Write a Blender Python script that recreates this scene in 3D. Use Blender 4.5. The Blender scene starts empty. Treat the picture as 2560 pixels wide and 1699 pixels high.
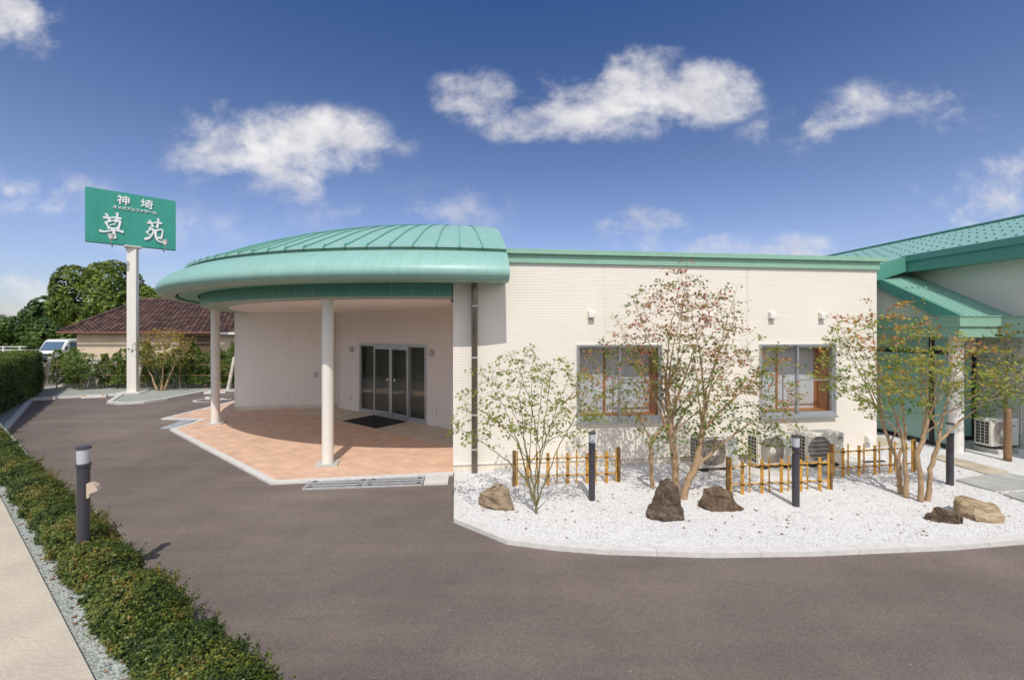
import bpy, bmesh, math, random
import numpy as np
from mathutils import Vector, Matrix, noise as mnoise

random.seed(7); rng = np.random.default_rng(11)
C = bpy.context.scene.collection
scene = bpy.context.scene
PI = math.pi

# ------------------------------------------------------------------ camera
cam_d = bpy.data.cameras.new('camera'); cam = bpy.data.objects.new('camera', cam_d); C.objects.link(cam)
cam.location = (0, 0, 2.5); cam.rotation_euler = (PI/2, 0, 0)
cam_d.sensor_width = 36; cam_d.lens = 36*1050/2560; cam_d.shift_y = -20.5/2560
cam_d.clip_start = 0.05; cam_d.clip_end = 2000
scene.camera = cam

# ------------------------------------------------------------------ light
SUN_EL = math.radians(54.5)
sd = Vector((-0.08, 1.0, -1.0*math.tan(SUN_EL))).normalized()      # the way the light travels
sun_d = bpy.data.lights.new('sun', 'SUN'); sun = bpy.data.objects.new('sun', sun_d); C.objects.link(sun)
sun.rotation_euler = sd.to_track_quat('-Z', 'Y').to_euler()
sun_d.energy = 2.75; sun_d.angle = math.radians(0.5); sun_d.color = (1.0, 0.95, 0.865)
scene.view_settings.view_transform = 'Standard'; scene.view_settings.look = 'None'
scene.view_settings.exposure = 0.24; scene.view_settings.gamma = 1.0
scene.cycles.diffuse_bounces = 6; scene.cycles.max_bounces = 14; scene.cycles.transparent_max_bounces = 16

def lin(c):
    if isinstance(c, str):
        c = [int(c[i:i+2], 16)/255 for i in (0, 2, 4)]
        c = [x/12.92 if x <= .04045 else ((x+.055)/1.055)**2.4 for x in c]
    return (c[0], c[1], c[2], 1.0)

# ------------------------------------------------------------------ sky
world = bpy.data.worlds.new('World'); scene.world = world; world.use_nodes = True
def build_world():
    nt = world.node_tree; nt.nodes.clear(); N = nt.nodes.new; L = nt.links.new
    def M(op, a, b=None, c=None):
        n = N('ShaderNodeMath'); n.operation = op
        for i, v in enumerate((a, b, c)):
            if v is None: continue
            if isinstance(v, (int, float)): n.inputs[i].default_value = v
            else: L(v, n.inputs[i])
        return n.outputs[0]
    out = N('ShaderNodeOutputWorld'); bg = N('ShaderNodeBackground'); L(bg.outputs[0], out.inputs[0])
    bg.inputs[1].default_value = 0.15
    sky = N('ShaderNodeTexSky'); sky.sky_type = 'NISHITA'; sky.sun_disc = False
    sky.sun_elevation = SUN_EL; sky.sun_rotation = math.atan2(0.08, -1.0)
    sky.air_density = 1.0; sky.dust_density = 0.8; sky.ozone_density = 2.5
    tc = N('ShaderNodeTexCoord'); sep = N('ShaderNodeSeparateXYZ'); L(tc.outputs['Generated'], sep.inputs[0])
    x, y, z = sep.outputs
    # air close to the horizon is a little more violet, the zenith deeper
    ramp = N('ShaderNodeValToRGB'); L(z, ramp.inputs[0])
    r = ramp.color_ramp; r.elements[0].position = 0.0; r.elements[0].color = SKYT[0]
    r.elements[1].position = 0.62; r.elements[1].color = SKYT[-1]
    for p, c in zip((0.18, 0.36), SKYT[1:-1]):
        e = r.elements.new(p); e.color = c
    mul = N('ShaderNodeMix'); mul.data_type = 'RGBA'; mul.blend_type = 'MULTIPLY'; mul.inputs[0].default_value = 1
    L(sky.outputs[0], mul.inputs[6]); L(ramp.outputs[0], mul.inputs[7])
    # clouds, by direction
    yy = M('MAXIMUM', y, 0.02); u = M('DIVIDE', x, yy); v = M('DIVIDE', z, yy)
    comb = N('ShaderNodeCombineXYZ'); L(u, comb.inputs[0]); L(v, comb.inputs[1])
    def fbm(scale, detail, rough, off, dist=0.0):
        mp = N('ShaderNodeMapping'); mp.inputs['Location'].default_value = off
        mp.inputs['Scale'].default_value = (1.0, 1.35, 1)
        L(comb.outputs[0], mp.inputs[0])
        n = N('ShaderNodeTexNoise'); n.inputs['Scale'].default_value = scale
        n.inputs['Detail'].default_value = detail; n.inputs['Roughness'].default_value = rough
        n.inputs['Distortion'].default_value = dist
        L(mp.outputs[0], n.inputs[0]); return n.outputs[0]
    n1 = fbm(5.2, 12, 0.62, (3.1, 1.7, 0), 0.12)
    # (px, py of the sky above the lot, half-width, half-height, tilt, weight)
    blobs = [(700, 375, 330, 135, -.05, 1.15), (560, 330, 170, 90, .2, .9), (800, 330, 190, 60, .35, .6), (960, 370, 110, 50, 0, .45),
             (1500, 262, 430, 105, -.02, .72), (1200, 245, 150, 85, .1, .9), (1390, 300, 210, 85, -.1, 1.05), (1590, 195, 160, 95, -.35, 1.0), (1750, 225, 200, 95, .1, 1.0),
             (1960, 320, 150, 70, -.3, .46), (2090, 290, 230, 80, -.45, .54), (2350, 260, 170, 85, .25, .5), (770, 450, 130, 75, -.3, .7),
             (30, 60, 190, 120, .2, .95), (60, 750, 230, 75, 0, .8), (60, 480, 340, 75, .1, .46),
             (1000, 520, 460, 90, .05, .30), (1640, 580, 190, 75, .1, .85), (1880, 625, 330, 62, .05, .9), (2480, 470, 280, 140, -.3, .5),
             (420, 560, 380, 90, 0, .25)]
    tot = None
    for (bx, by, a, b, t, w) in blobs:
        u0, v0, a, b = (bx-1280)/1050, (829-by)/1050, a/1050, b/1050
        ct, st = math.cos(t), math.sin(t)
        du = M('SUBTRACT', u, u0); dv = M('SUBTRACT', v, v0)
        p = M('MULTIPLY', M('ADD', M('MULTIPLY', du, ct), M('MULTIPLY', dv, -st)), 1/a)
        q = M('MULTIPLY', M('ADD', M('MULTIPLY', du, st), M('MULTIPLY', dv, ct)), 1/b)
        d = M('ADD', M('MULTIPLY', p, p), M('MULTIPLY', q, q))
        e = M('MULTIPLY', M('MAXIMUM', M('SUBTRACT', 1.0, d), 0.0), w)
        tot = e if tot is None else M('MAXIMUM', tot, e)
    nlow = fbm(2.6, 3, 0.5, (7.7, 2.2, 0), 0.0)
    dens = M('ADD', M('ADD', M('MULTIPLY', tot, 0.74), M('MULTIPLY', M('SUBTRACT', n1, 0.5), 3.0)), M('MULTIPLY', M('SUBTRACT', nlow, 0.55), .9))
    has = M('MINIMUM', M('MULTIPLY', tot, 2.2), 1.0)
    mr = N('ShaderNodeMapRange'); mr.interpolation_type = 'SMOOTHSTEP'
    L(dens, mr.inputs[0]); mr.inputs[1].default_value = 0.0; mr.inputs[2].default_value = 1.0
    front = M('GREATER_THAN', y, 0.03)
    alpha = M('MULTIPLY', M('MULTIPLY', mr.outputs[0], has), M('MULTIPLY', front, 0.93))
    n2 = fbm(7.5, 6, 0.6, (3.1, 1.62, 0.3))
    cr = N('ShaderNodeValToRGB'); L(n2, cr.inputs[0])
    cr.color_ramp.elements[0].position = 0.3; cr.color_ramp.elements[0].color = (3.6, 3.6, 3.9, 1)
    cr.color_ramp.elements[1].position = 0.66; cr.color_ramp.elements[1].color = (5.5, 5.3, 5.2, 1)
    mx = N('ShaderNodeMix'); mx.data_type = 'RGBA'; L(alpha, mx.inputs[0]); L(mul.outputs[2], mx.inputs[6]); L(cr.outputs[0], mx.inputs[7])
    # unseen bright cloud added behind the viewpoint, fill for front wall and porch
    nb = N('ShaderNodeTexNoise'); nb.inputs['Scale'].default_value = 2.2; nb.inputs['Detail'].default_value = 6; L(tc.outputs['Generated'], nb.inputs[0])
    mb_ = N('ShaderNodeMapRange'); mb_.interpolation_type = 'SMOOTHSTEP'; L(nb.outputs[0], mb_.inputs[0]); mb_.inputs[1].default_value = .36; mb_.inputs[2].default_value = .62
    back = N('ShaderNodeMapRange'); L(y, back.inputs[0]); back.inputs[1].default_value = .02; back.inputs[2].default_value = -.22
    up_ = M('MULTIPLY', M('GREATER_THAN', z, -.02), .9)
    ab = M('MULTIPLY', M('MULTIPLY', mb_.outputs[0], back.outputs[0]), up_)
    m3 = N('ShaderNodeMix'); m3.data_type = 'RGBA'; L(ab, m3.inputs[0]); L(mx.outputs[2], m3.inputs[6]); m3.inputs[7].default_value = (7.3, 7.2, 7.15, 1)
    L(m3.outputs[2], bg.inputs[0])
SKYT = [(.66, .63, .72, 1), (.74, .68, .79, 1), (.56, .56, .67, 1), (.27, .40, .60, 1)]
build_world()

# ------------------------------------------------------------------ materials
def mat(name, col, rough=.6, metal=0.0, var=0.0, vscale=8.0, bump=0.0, bscale=60.0, spec=.5, coat=0.0, emit=None, col2=None, detail=6):
    m = bpy.data.materials.new(name); m.use_nodes = True
    nt = m.node_tree; b = nt.nodes['Principled BSDF']; N = nt.nodes.new; L = nt.links.new
    b.inputs['Base Color'].default_value = lin(col); b.inputs['Roughness'].default_value = rough
    b.inputs['Metallic'].default_value = metal; b.inputs['Specular IOR Level'].default_value = spec
    b.inputs['Coat Weight'].default_value = coat
    tc = N('ShaderNodeTexCoord')
    if var or col2:
        n = N('ShaderNodeTexNoise'); n.inputs['Scale'].default_value = vscale; n.inputs['Detail'].default_value = detail
        n.inputs['Roughness'].default_value = .62
        L(tc.outputs['Object'], n.inputs[0])
        r = N('ShaderNodeValToRGB'); L(n.outputs[0], r.inputs[0])
        c = lin(col)
        a = lin(col2) if col2 else tuple(x*(1-var) for x in c[:3])+(1,)
        d = c if col2 else tuple(min(1, x*(1+var)) for x in c[:3])+(1,)
        r.color_ramp.elements[0].position = .32; r.color_ramp.elements[0].color = a
        r.color_ramp.elements[1].position = .68; r.color_ramp.elements[1].color = d
        L(r.outputs[0], b.inputs['Base Color'])
    if bump:
        n = N('ShaderNodeTexNoise'); n.inputs['Scale'].default_value = bscale; n.inputs['Detail'].default_value = 5
        L(tc.outputs['Object'], n.inputs[0])
        bp = N('ShaderNodeBump'); bp.inputs['Strength'].default_value = bump; bp.inputs['Distance'].default_value = .02
        L(n.outputs[0], bp.inputs['Height']); L(bp.outputs[0], b.inputs['Normal'])
    return m

def leaf_mat(name, stops, zmin=0., zmax=1., zgain=0.0, nscale=1.6, trans=.35, rough=.55, rnd=.55):
    """leaf colours differ from leaf to leaf and from spray to spray"""
    m = bpy.data.materials.new(name); m.use_nodes = True
    nt = m.node_tree; N = nt.nodes.new; L = nt.links.new
    b = nt.nodes['Principled BSDF']; out = nt.nodes['Material Output']
    geo = N('ShaderNodeNewGeometry'); tc = N('ShaderNodeTexCoord')
    n = N('ShaderNodeTexNoise'); n.inputs['Scale'].default_value = nscale; n.inputs['Detail'].default_value = 3
    L(tc.outputs['Object'], n.inputs[0])
    def M(op, a, bb):
        k = N('ShaderNodeMath'); k.operation = op
        for i, v in enumerate((a, bb)):
            if isinstance(v, (int, float)): k.inputs[i].default_value = v
            else: L(v, k.inputs[i])
        return k.outputs[0]
    f = M('ADD', M('MULTIPLY', geo.outputs['Random Per Island'], rnd), M('MULTIPLY', M('SUBTRACT', n.outputs[0], .5), 1.9))
    f = M('ADD', f, .5-rnd/2)
    if zgain:
        sp = N('ShaderNodeSeparateXYZ'); L(tc.outputs['Object'], sp.inputs[0])
        f = M('ADD', f, M('MULTIPLY', M('SUBTRACT', M('DIVIDE', M('SUBTRACT', sp.outputs[2], zmin), zmax-zmin), .5), zgain))
    r = N('ShaderNodeValToRGB'); L(f, r.inputs[0])
    r.color_ramp.elements[0].position = stops[0][0]; r.color_ramp.elements[0].color = lin(stops[0][1])
    r.color_ramp.elements[1].position = stops[-1][0]; r.color_ramp.elements[1].color = lin(stops[-1][1])
    for p, c in stops[1:-1]:
        e = r.color_ramp.elements.new(p); e.color = lin(c)
    L(r.outputs[0], b.inputs['Base Color']); b.inputs['Roughness'].default_value = rough
    b.inputs['Specular IOR Level'].default_value = .35
    t = N('ShaderNodeBsdfTranslucent'); L(r.outputs[0], t.inputs[0])
    mx = N('ShaderNodeMixShader'); mx.inputs[0].default_value = trans
    L(b.outputs[0], mx.inputs[1]); L(t.outputs[0], mx.inputs[2]); L(mx.outputs[0], out.inputs[0])
    return m

def glass_mat(name, tint=(.9, .93, .92), ior=1.5, rough=0.0, base=.0):
    m = bpy.data.materials.new(name); m.use_nodes = True
    nt = m.node_tree; nt.nodes.clear(); N = nt.nodes.new; L = nt.links.new
    out = N('ShaderNodeOutputMaterial'); g = N('ShaderNodeBsdfGlossy'); g.inputs['Roughness'].default_value = rough
    t = N('ShaderNodeBsdfTransparent'); t.inputs[0].default_value = tint+(1,)
    lw = N('ShaderNodeLayerWeight'); lw.inputs[0].default_value = .5
    pw = N('ShaderNodeMath'); pw.operation = 'POWER'; L(lw.outputs['Facing'], pw.inputs[0]); pw.inputs[1].default_value = 5
    ad = N('ShaderNodeMath'); ad.operation = 'MULTIPLY_ADD'; L(pw.outputs[0], ad.inputs[0]); ad.inputs[1].default_value = .9; ad.inputs[2].default_value = .04+base; ad.use_clamp = True
    mx = N('ShaderNodeMixShader'); L(ad.outputs[0], mx.inputs[0]); L(t.outputs[0], mx.inputs[1]); L(g.outputs[0], mx.inputs[2])
    L(mx.outputs[0], out.inputs[0]); return m

def brick_mat(name, c1, c2, mortar, bw, bh, msize, axes='xz', rot=0.0, offset=.5, rough=.6, bump=.25, var=.12):
    m = bpy.data.materials.new(name); m.use_nodes = True
    nt = m.node_tree; b = nt.nodes['Principled BSDF']; N = nt.nodes.new; L = nt.links.new
    tc = N('ShaderNodeTexCoord'); mp = N('ShaderNodeMapping'); mp.inputs['Rotation'].default_value = (0, 0, rot)
    if axes == 'xz':
        sp = N('ShaderNodeSeparateXYZ'); cb = N('ShaderNodeCombineXYZ'); L(tc.outputs['Object'], sp.inputs[0])
        L(sp.outputs[0], cb.inputs[0]); L(sp.outputs[2], cb.inputs[1]); L(cb.outputs[0], mp.inputs[0])
    else: L(tc.outputs['Object'], mp.inputs[0])
    br = N('ShaderNodeTexBrick'); L(mp.outputs[0], br.inputs[0])
    br.inputs['Color1'].default_value = lin(c1); br.inputs['Color2'].default_value = lin(c2); br.inputs['Mortar'].default_value = lin(mortar)
    br.inputs['Scale'].default_value = 1; br.inputs['Mortar Size'].default_value = msize; br.inputs['Mortar Smooth'].default_value = .1
    br.inputs['Brick Width'].default_value = bw; br.inputs['Row Height'].default_value = bh; br.offset = offset
    n = N('ShaderNodeTexNoise'); n.inputs['Scale'].default_value = 3.0; n.inputs['Detail'].default_value = 8; L(tc.outputs['Object'], n.inputs[0])
    mr = N('ShaderNodeMapRange'); L(n.outputs[0], mr.inputs[0]); mr.inputs[1].default_value = .3; mr.inputs[2].default_value = .7
    mr.inputs[3].default_value = 1-var; mr.inputs[4].default_value = 1+var
    mm = N('ShaderNodeMix'); mm.data_type = 'RGBA'; mm.blend_type = 'MULTIPLY'; mm.inputs[0].default_value = 1
    L(br.outputs[0], mm.inputs[6]); L(mr.outputs[0], mm.inputs[7]); L(mm.outputs[2], b.inputs['Base Color'])
    b.inputs['Roughness'].default_value = rough
    bp = N('ShaderNodeBump'); bp.inputs['Strength'].default_value = bump; bp.inputs['Distance'].default_value = .004; bp.invert = True
    L(br.outputs['Fac'], bp.inputs['Height']); L(bp.outputs[0], b.inputs['Normal'])
    return m

def gravel_mat(name, cols, scale, bump=.6, rough=.9, dist=.012):
    """stones of several tones, each one a cell"""
    m = bpy.data.materials.new(name); m.use_nodes = True
    nt = m.node_tree; b = nt.nodes['Principled BSDF']; N = nt.nodes.new; L = nt.links.new
    tc = N('ShaderNodeTexCoord'); v = N('ShaderNodeTexVoronoi'); v.inputs['Scale'].default_value = scale; L(tc.outputs['Object'], v.inputs[0])
    sp = N('ShaderNodeSeparateColor'); L(v.outputs['Color'], sp.inputs[0])
    n = N('ShaderNodeTexNoise'); n.inputs['Scale'].default_value = 1.3; n.inputs['Detail'].default_value = 7; n.inputs['Roughness'].default_value = .7
    L(tc.outputs['Object'], n.inputs[0])
    ad = N('ShaderNodeMath'); ad.operation = 'MULTIPLY_ADD'; L(n.outputs[0], ad.inputs[0]); ad.inputs[1].default_value = .5
    L(sp.outputs[0], ad.inputs[2])
    sb = N('ShaderNodeMath'); sb.operation = 'SUBTRACT'; L(ad.outputs[0], sb.inputs[0]); sb.inputs[1].default_value = .25
    r = N('ShaderNodeValToRGB'); L(sb.outputs[0], r.inputs[0])
    r.color_ramp.elements[0].position = cols[0][0]; r.color_ramp.elements[0].color = lin(cols[0][1])
    r.color_ramp.elements[1].position = cols[-1][0]; r.color_ramp.elements[1].color = lin(cols[-1][1])
    for p, c in cols[1:-1]:
        e = r.color_ramp.elements.new(p); e.color = lin(c)
    L(r.outputs[0], b.inputs['Base Color']); b.inputs['Roughness'].default_value = rough
    b.inputs['Specular IOR Level'].default_value = .2
    bp = N('ShaderNodeBump'); bp.inputs['Strength'].default_value = bump; bp.inputs['Distance'].default_value = dist; bp.invert = True
    L(v.outputs['Distance'], bp.inputs['Height']); L(bp.outputs[0], b.inputs['Normal'])
    return m

M = {}
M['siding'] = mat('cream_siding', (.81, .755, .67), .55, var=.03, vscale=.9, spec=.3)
M['porchwall'] = mat('lightened_porch_siding', (.86, .83, .775), .55, var=.02, vscale=1.2, spec=.3)  # siding copy lightened to offset warm bounce light in the porch
M['siding_shade'] = mat('shaded_siding', (.74, .70, .63), .6, var=.02, vscale=1.2, spec=.3)  # siding copy darkened for walls that stand in shade
M['plinth'] = mat('painted_plinth', (.76, .69, .58), .8, var=.07, vscale=2.5, bump=.1, bscale=40)
M['green'] = mat('green_painted_metal', (.27, .48, .36), .38, var=.03, vscale=1.5, spec=.5)
M['green_dark'] = mat('deep_green_panel', (.10, .30, .235), .42, var=.04, vscale=2, spec=.5)
M['roofgreen'] = mat('pale_green_roof_sheet', (.275, .485, .43), .40, var=.03, vscale=1.0, spec=.4)
M['seam'] = mat('roof_seam', (.15, .37, .29), .4)
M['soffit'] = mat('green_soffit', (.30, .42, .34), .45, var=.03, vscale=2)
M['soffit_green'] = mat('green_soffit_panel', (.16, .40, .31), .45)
M['gutter_shade'] = mat('painted_gutter_shade', (.035, .11, .085), .6)  # near-black green standing in for shade under the eave
M['white'] = mat('white_paint', (.80, .76, .70), .45, var=.03, vscale=3, spec=.4)
M['ceiling'] = mat('ceiling_board', (.85, .82, .79), .8)
M['alu'] = mat('aluminium', (.55, .57, .60), .35, metal=.7, var=.05, vscale=5)
M['steel'] = mat('galvanised_steel', (.62, .63, .64), .45, metal=.45, var=.15, vscale=12)
M['pipe'] = mat('brown_grey_metal_pipe', (.22, .185, .15), .24, metal=.75, var=.06, vscale=3)
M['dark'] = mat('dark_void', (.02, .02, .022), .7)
M['black'] = mat('black_metal', (.012, .012, .013), .4)
M['rubber'] = mat('black_rubber', (.018, .018, .022), .85, bump=.4, bscale=300)
M['glass'] = glass_mat('window_glass', (.9, .92, .93), 1.5, 0, .02)
M['doorglass'] = glass_mat('door_glass', (.72, .76, .74), 1.5, 0, .03)
M['wood'] = mat('orange_wood', (.50, .21, .06), .45, var=.15, vscale=6)
M['paper'] = mat('white_paper_screen', (.84, .83, .83), .9, var=.05, vscale=3)
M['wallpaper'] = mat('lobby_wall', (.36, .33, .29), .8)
M['bollard'] = mat('charcoal_bollard_paint', (.055, .052, .062), .42, var=.06, vscale=6)
M['lens'] = mat('frosted_acrylic', (.50, .52, .55), .35, spec=.5)
M['acwhite'] = mat('ac_casing', (.70, .66, .58), .45, var=.03, vscale=3)
M['acgrey'] = mat('ac_grey_panel', (.50, .52, .49), .45)
M['acdark'] = mat('ac_inner_dark', (.05, .048, .05), .6)
M['acfan'] = mat('ac_fan_recess', (.19, .155, .13), .6)
M['concrete'] = mat('concrete', (.50, .49, .46), .9, var=.14, vscale=4, bump=.25, bscale=70)
M['concrete_light'] = mat('pale_concrete', (.60, .58, .545), .9, var=.10, vscale=3, bump=.25, bscale=60)
M['kerb'] = mat('kerb_concrete', (.64, .62, .60), .9, var=.10, vscale=9, bump=.3, bscale=90)
M['slab'] = mat('broad_kerb_slab', (.54, .47, .37), .9, var=.09, vscale=2.2, bump=.35, bscale=35, detail=9)
M['stone_a'] = mat('beige_flagstone', (.50, .43, .33), .9, var=.2, vscale=3, bump=.3, bscale=30)
M['stone_b'] = mat('grey_flagstone', (.40, .40, .37), .9, var=.18, vscale=3, bump=.3, bscale=30)
M['paint_white'] = mat('road_paint', (.66, .64, .62), .8, var=.15, vscale=14)
M['paint_orange'] = mat('orange_reflector', (.75, .32, .05), .5)
M['bamboo'] = mat('bamboo', (.60, .32, .055), .42, var=.16, vscale=7, spec=.4)
M['bamboo_post'] = mat('scorched_log', (.30, .165, .05), .65, col2=(.13, .07, .025), vscale=9)
M['cord'] = mat('black_palm_cord', (.03, .022, .016), .9)
M['sign'] = mat('sign_green', (.030, .30, .235), .4, var=.05, vscale=1.5)
M['signwhite'] = mat('sign_letter_white', (.80, .80, .80), .5)
M['lamp'] = mat('lamp_body', (.62, .60, .54), .5)
M['terracotta'] = brick_mat('terracotta_paving', (.70, .465, .335), (.64, .42, .30), (.52, .345, .25), .30, .20, .005, axes='xy', rot=-math.radians(143.5), rough=.75, bump=.3)
M['beige_tile'] = brick_mat('beige_floor_tile', (.60, .51, .40), (.56, .48, .375), (.44, .38, .30), .3, .3, .005, axes='xy', rot=-math.radians(143.5), offset=0, rough=.7)
M['mosaic'] = brick_mat('wall_tile', (.80, .755, .715), (.78, .73, .69), (.64, .60, .565), .0955, .0475, .0035, axes='xz', offset=0, rough=.4, bump=.5, var=.03)
M['gravel_white'] = gravel_mat('white_gravel', [(0, (.40, .39, .40)), (.06, (.55, .54, .545)), (.22, (.655, .645, .65)), (.6, (.72, .715, .72)), (1, (.77, .765, .77))], 66, .7)
M['gravel_grey'] = gravel_mat('grey_green_gravel', [(0, (.15, .16, .15)), (.3, (.32, .345, .31)), (.7, (.43, .455, .41)), (1, (.54, .55, .50))], 75, .7)
M['tile_roof'] = None
M['stucco'] = mat('old_cream_stucco', (.76, .62, .44), .95, col2=(.62, .50, .36), vscale=.9, bump=.15, bscale=30, detail=9)
M['block'] = mat('block_wall', (.50, .47, .42), .95, var=.1, vscale=2, bump=.2, bscale=40)
M['bark_maple'] = mat('maple_bark', (.50, .345, .20), .85, col2=(.30, .20, .12), vscale=14, bump=.4, bscale=60)
M['bark_green'] = mat('young_green_bark', (.22, .205, .085), .7, col2=(.17, .13, .065), vscale=10, bump=.3, bscale=60)
M['bark'] = mat('bark', (.15, .105, .07), .9, var=.25, vscale=10, bump=.4, bscale=40)
M['wrap'] = mat('jute_trunk_wrap', (.26, .15, .075), .95, var=.25, vscale=20, bump=.5, bscale=90)
M['vanwhite'] = mat('van_white_paint', (.74, .74, .72), .3, coat=.3)
M['vanglass'] = mat('van_window', (.07, .13, .20), .1, spec=.9)

def weather(m, amp):
    nt = m.node_tree; b = nt.nodes['Principled BSDF']; N = nt.nodes.new; L = nt.links.new
    src = b.inputs['Base Color'].links[0].from_socket
    tc = N('ShaderNodeTexCoord'); mp = N('ShaderNodeMapping'); mp.inputs['Scale'].default_value = (7, 7, .35); L(tc.outputs['Object'], mp.inputs[0])
    n = N('ShaderNodeTexNoise'); n.inputs['Scale'].default_value = 1.0; n.inputs['Detail'].default_value = 6; n.inputs['Roughness'].default_value = .65; L(mp.outputs[0], n.inputs[0])
    r = N('ShaderNodeValToRGB'); L(n.outputs[0], r.inputs[0]); e = r.color_ramp.elements
    e[0].position = .30; e[0].color = (1-amp, 1-amp*1.05, 1-amp*1.15, 1); e[1].position = .55; e[1].color = (1, 1, 1, 1)
    k = N('ShaderNodeMix'); k.data_type = 'RGBA'; k.blend_type = 'MULTIPLY'; k.inputs[0].default_value = 1
    L(src, k.inputs[6]); L(r.outputs[0], k.inputs[7]); L(k.outputs[2], b.inputs['Base Color'])
for nm_, a_ in (('white', .06), ('plinth', .14), ('roofgreen', .09), ('green', .08), ('sign', .12)): weather(M[nm_], a_)

def asphalt():
    m = bpy.data.materials.new('asphalt'); m.use_nodes = True
    nt = m.node_tree; b = nt.nodes['Principled BSDF']; N = nt.nodes.new; L = nt.links.new
    tc = N('ShaderNodeTexCoord')
    def noise(scale, det, rough, sx=1, sy=1):
        mp = N('ShaderNodeMapping'); mp.inputs['Scale'].default_value = (sx, sy, 1); L(tc.outputs['Object'], mp.inputs[0])
        n = N('ShaderNodeTexNoise'); n.inputs['Scale'].default_value = scale; n.inputs['Detail'].default_value = det
        n.inputs['Roughness'].default_value = rough; L(mp.outputs[0], n.inputs[0]); return n.outputs[0]
    def ramp(f, a, ca, bb, cb):
        r = N('ShaderNodeValToRGB'); L(f, r.inputs[0]); e = r.color_ramp.elements
        e[0].position = a; e[0].color = lin(ca); e[1].position = bb; e[1].color = lin(cb); return r.outputs[0]
    def mix(f, a, bb, kind='MIX'):
        k = N('ShaderNodeMix'); k.data_type = 'RGBA'; k.blend_type = kind
        if isinstance(f, (int, float)): k.inputs[0].default_value = f
        else: L(f, k.inputs[0])
        L(a, k.inputs[6]); L(bb, k.inputs[7]); return k.outputs[2]
    base = ramp(noise(.55, 9, .68), .30, (.138, .112, .102), .72, (.205, .17, .152))
    streak = mix(1, ramp(noise(1.2, 7, .7, .3, 1.6), .42, (1, 1, 1), .75, (1.30, 1.27, 1.22)), ramp(noise(.22, 4, .6, 1.0, .7), .36, (.86, .86, .87), .66, (1.10, 1.09, 1.07)), 'MULTIPLY')
    scuff = ramp(noise(3.2, 10, .82, .35, 2.6), .66, (1, 1, 1), .76, (1.5, 1.47, 1.40))
    streak = mix(1, streak, scuff, 'MULTIPLY')
    grain = mix(1, ramp(noise(95, 3, .75), .34, (.55, .55, .56), .66, (1.44, 1.44, 1.42)), ramp(noise(22, 6, .8), .34, (.84, .84, .85), .68, (1.18, 1.17, 1.15)), 'MULTIPLY')
    col = mix(1, mix(1, base, streak, 'MULTIPLY'), grain, 'MULTIPLY')
    v = N('ShaderNodeTexVoronoi'); v.inputs['Scale'].default_value = 16; v.inputs['Randomness'].default_value = 1; L(tc.outputs['Object'], v.inputs[0])
    sp = N('ShaderNodeSeparateColor'); L(v.outputs['Color'], sp.inputs[0])
    a = N('ShaderNodeMath'); a.operation = 'LESS_THAN'; L(v.outputs['Distance'], a.inputs[0]); a.inputs[1].default_value = .10
    c = N('ShaderNodeMath'); c.operation = 'GREATER_THAN'; L(sp.outputs[0], c.inputs[0]); c.inputs[1].default_value = .955
    d = N('ShaderNodeMath'); d.operation = 'MULTIPLY'; L(a.outputs[0], d.inputs[0]); L(c.outputs[0], d.inputs[1])
    rgb = N('ShaderNodeRGB'); rgb.outputs[0].default_value = (.36, .33, .30, 1)
    col = mix(d.outputs[0], col, rgb.outputs[0])
    L(col, b.inputs['Base Color']); b.inputs['Roughness'].default_value = .9; b.inputs['Specular IOR Level'].default_value = .25
    bp = N('ShaderNodeBump'); bp.inputs['Strength'].default_value = .55; bp.inputs['Distance'].default_value = .008
    L(noise(120, 4, .7), bp.inputs['Height']); L(bp.outputs[0], b.inputs['Normal'])
    return m
M['asphalt'] = asphalt()
M['earth'] = mat('field_earth', (.16, .17, .08), .95, col2=(.20, .18, .11), vscale=.4)

def rock_mat(name, a, b_, c, vs=5, stretch=(1, 1, 2.2)):
    m = bpy.data.materials.new(name); m.use_nodes = True
    nt = m.node_tree; b = nt.nodes['Principled BSDF']; N = nt.nodes.new; L = nt.links.new
    tc = N('ShaderNodeTexCoord'); mp = N('ShaderNodeMapping'); mp.inputs['Scale'].default_value = stretch; mp.inputs['Rotation'].default_value = (.4, .5, .2)
    L(tc.outputs['Object'], mp.inputs[0])
    n = N('ShaderNodeTexNoise'); n.inputs['Scale'].default_value = vs; n.inputs['Detail'].default_value = 12; n.inputs['Roughness'].default_value = .72; n.inputs['Distortion'].default_value = .6
    L(mp.outputs[0], n.inputs[0])
    r = N('ShaderNodeValToRGB'); L(n.outputs[0], r.inputs[0]); e = r.color_ramp.elements
    e[0].position = .33; e[0].color = lin(a); e[1].position = .68; e[1].color = lin(c); k = e.new(.5); k.color = lin(b_)
    L(r.outputs[0], b.inputs['Base Color']); b.inputs['Roughness'].default_value = .85; b.inputs['Specular IOR Level'].default_value = .3
    bp = N('ShaderNodeBump'); bp.inputs['Strength'].default_value = .9; bp.inputs['Distance'].default_value = .03
    L(n.outputs[0], bp.inputs['Height']); L(bp.outputs[0], b.inputs['Normal'])
    return m

# ------------------------------------------------------------------ builders
def tag(o, label=None, cat=None, group=None, kind=None):
    if label: o['label'] = label
    if cat: o['category'] = cat
    if group: o['group'] = group
    if kind: o['kind'] = kind
    return o

def empty(name, loc, label, cat, group=None, rz=0.0):
    o = bpy.data.objects.new(name, None); C.objects.link(o); o.empty_display_size = .2
    o.location = loc; o.rotation_euler = (0, 0, rz)
    return tag(o, label, cat, group)

def link_mesh(name, me, m, parent, smooth):
    if m is not None: me.materials.append(m)
    if smooth:
        for p in me.polygons: p.use_smooth = True
    o = bpy.data.objects.new(name, me); C.objects.link(o)
    if parent is not None: o.parent = parent
    return o

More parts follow.
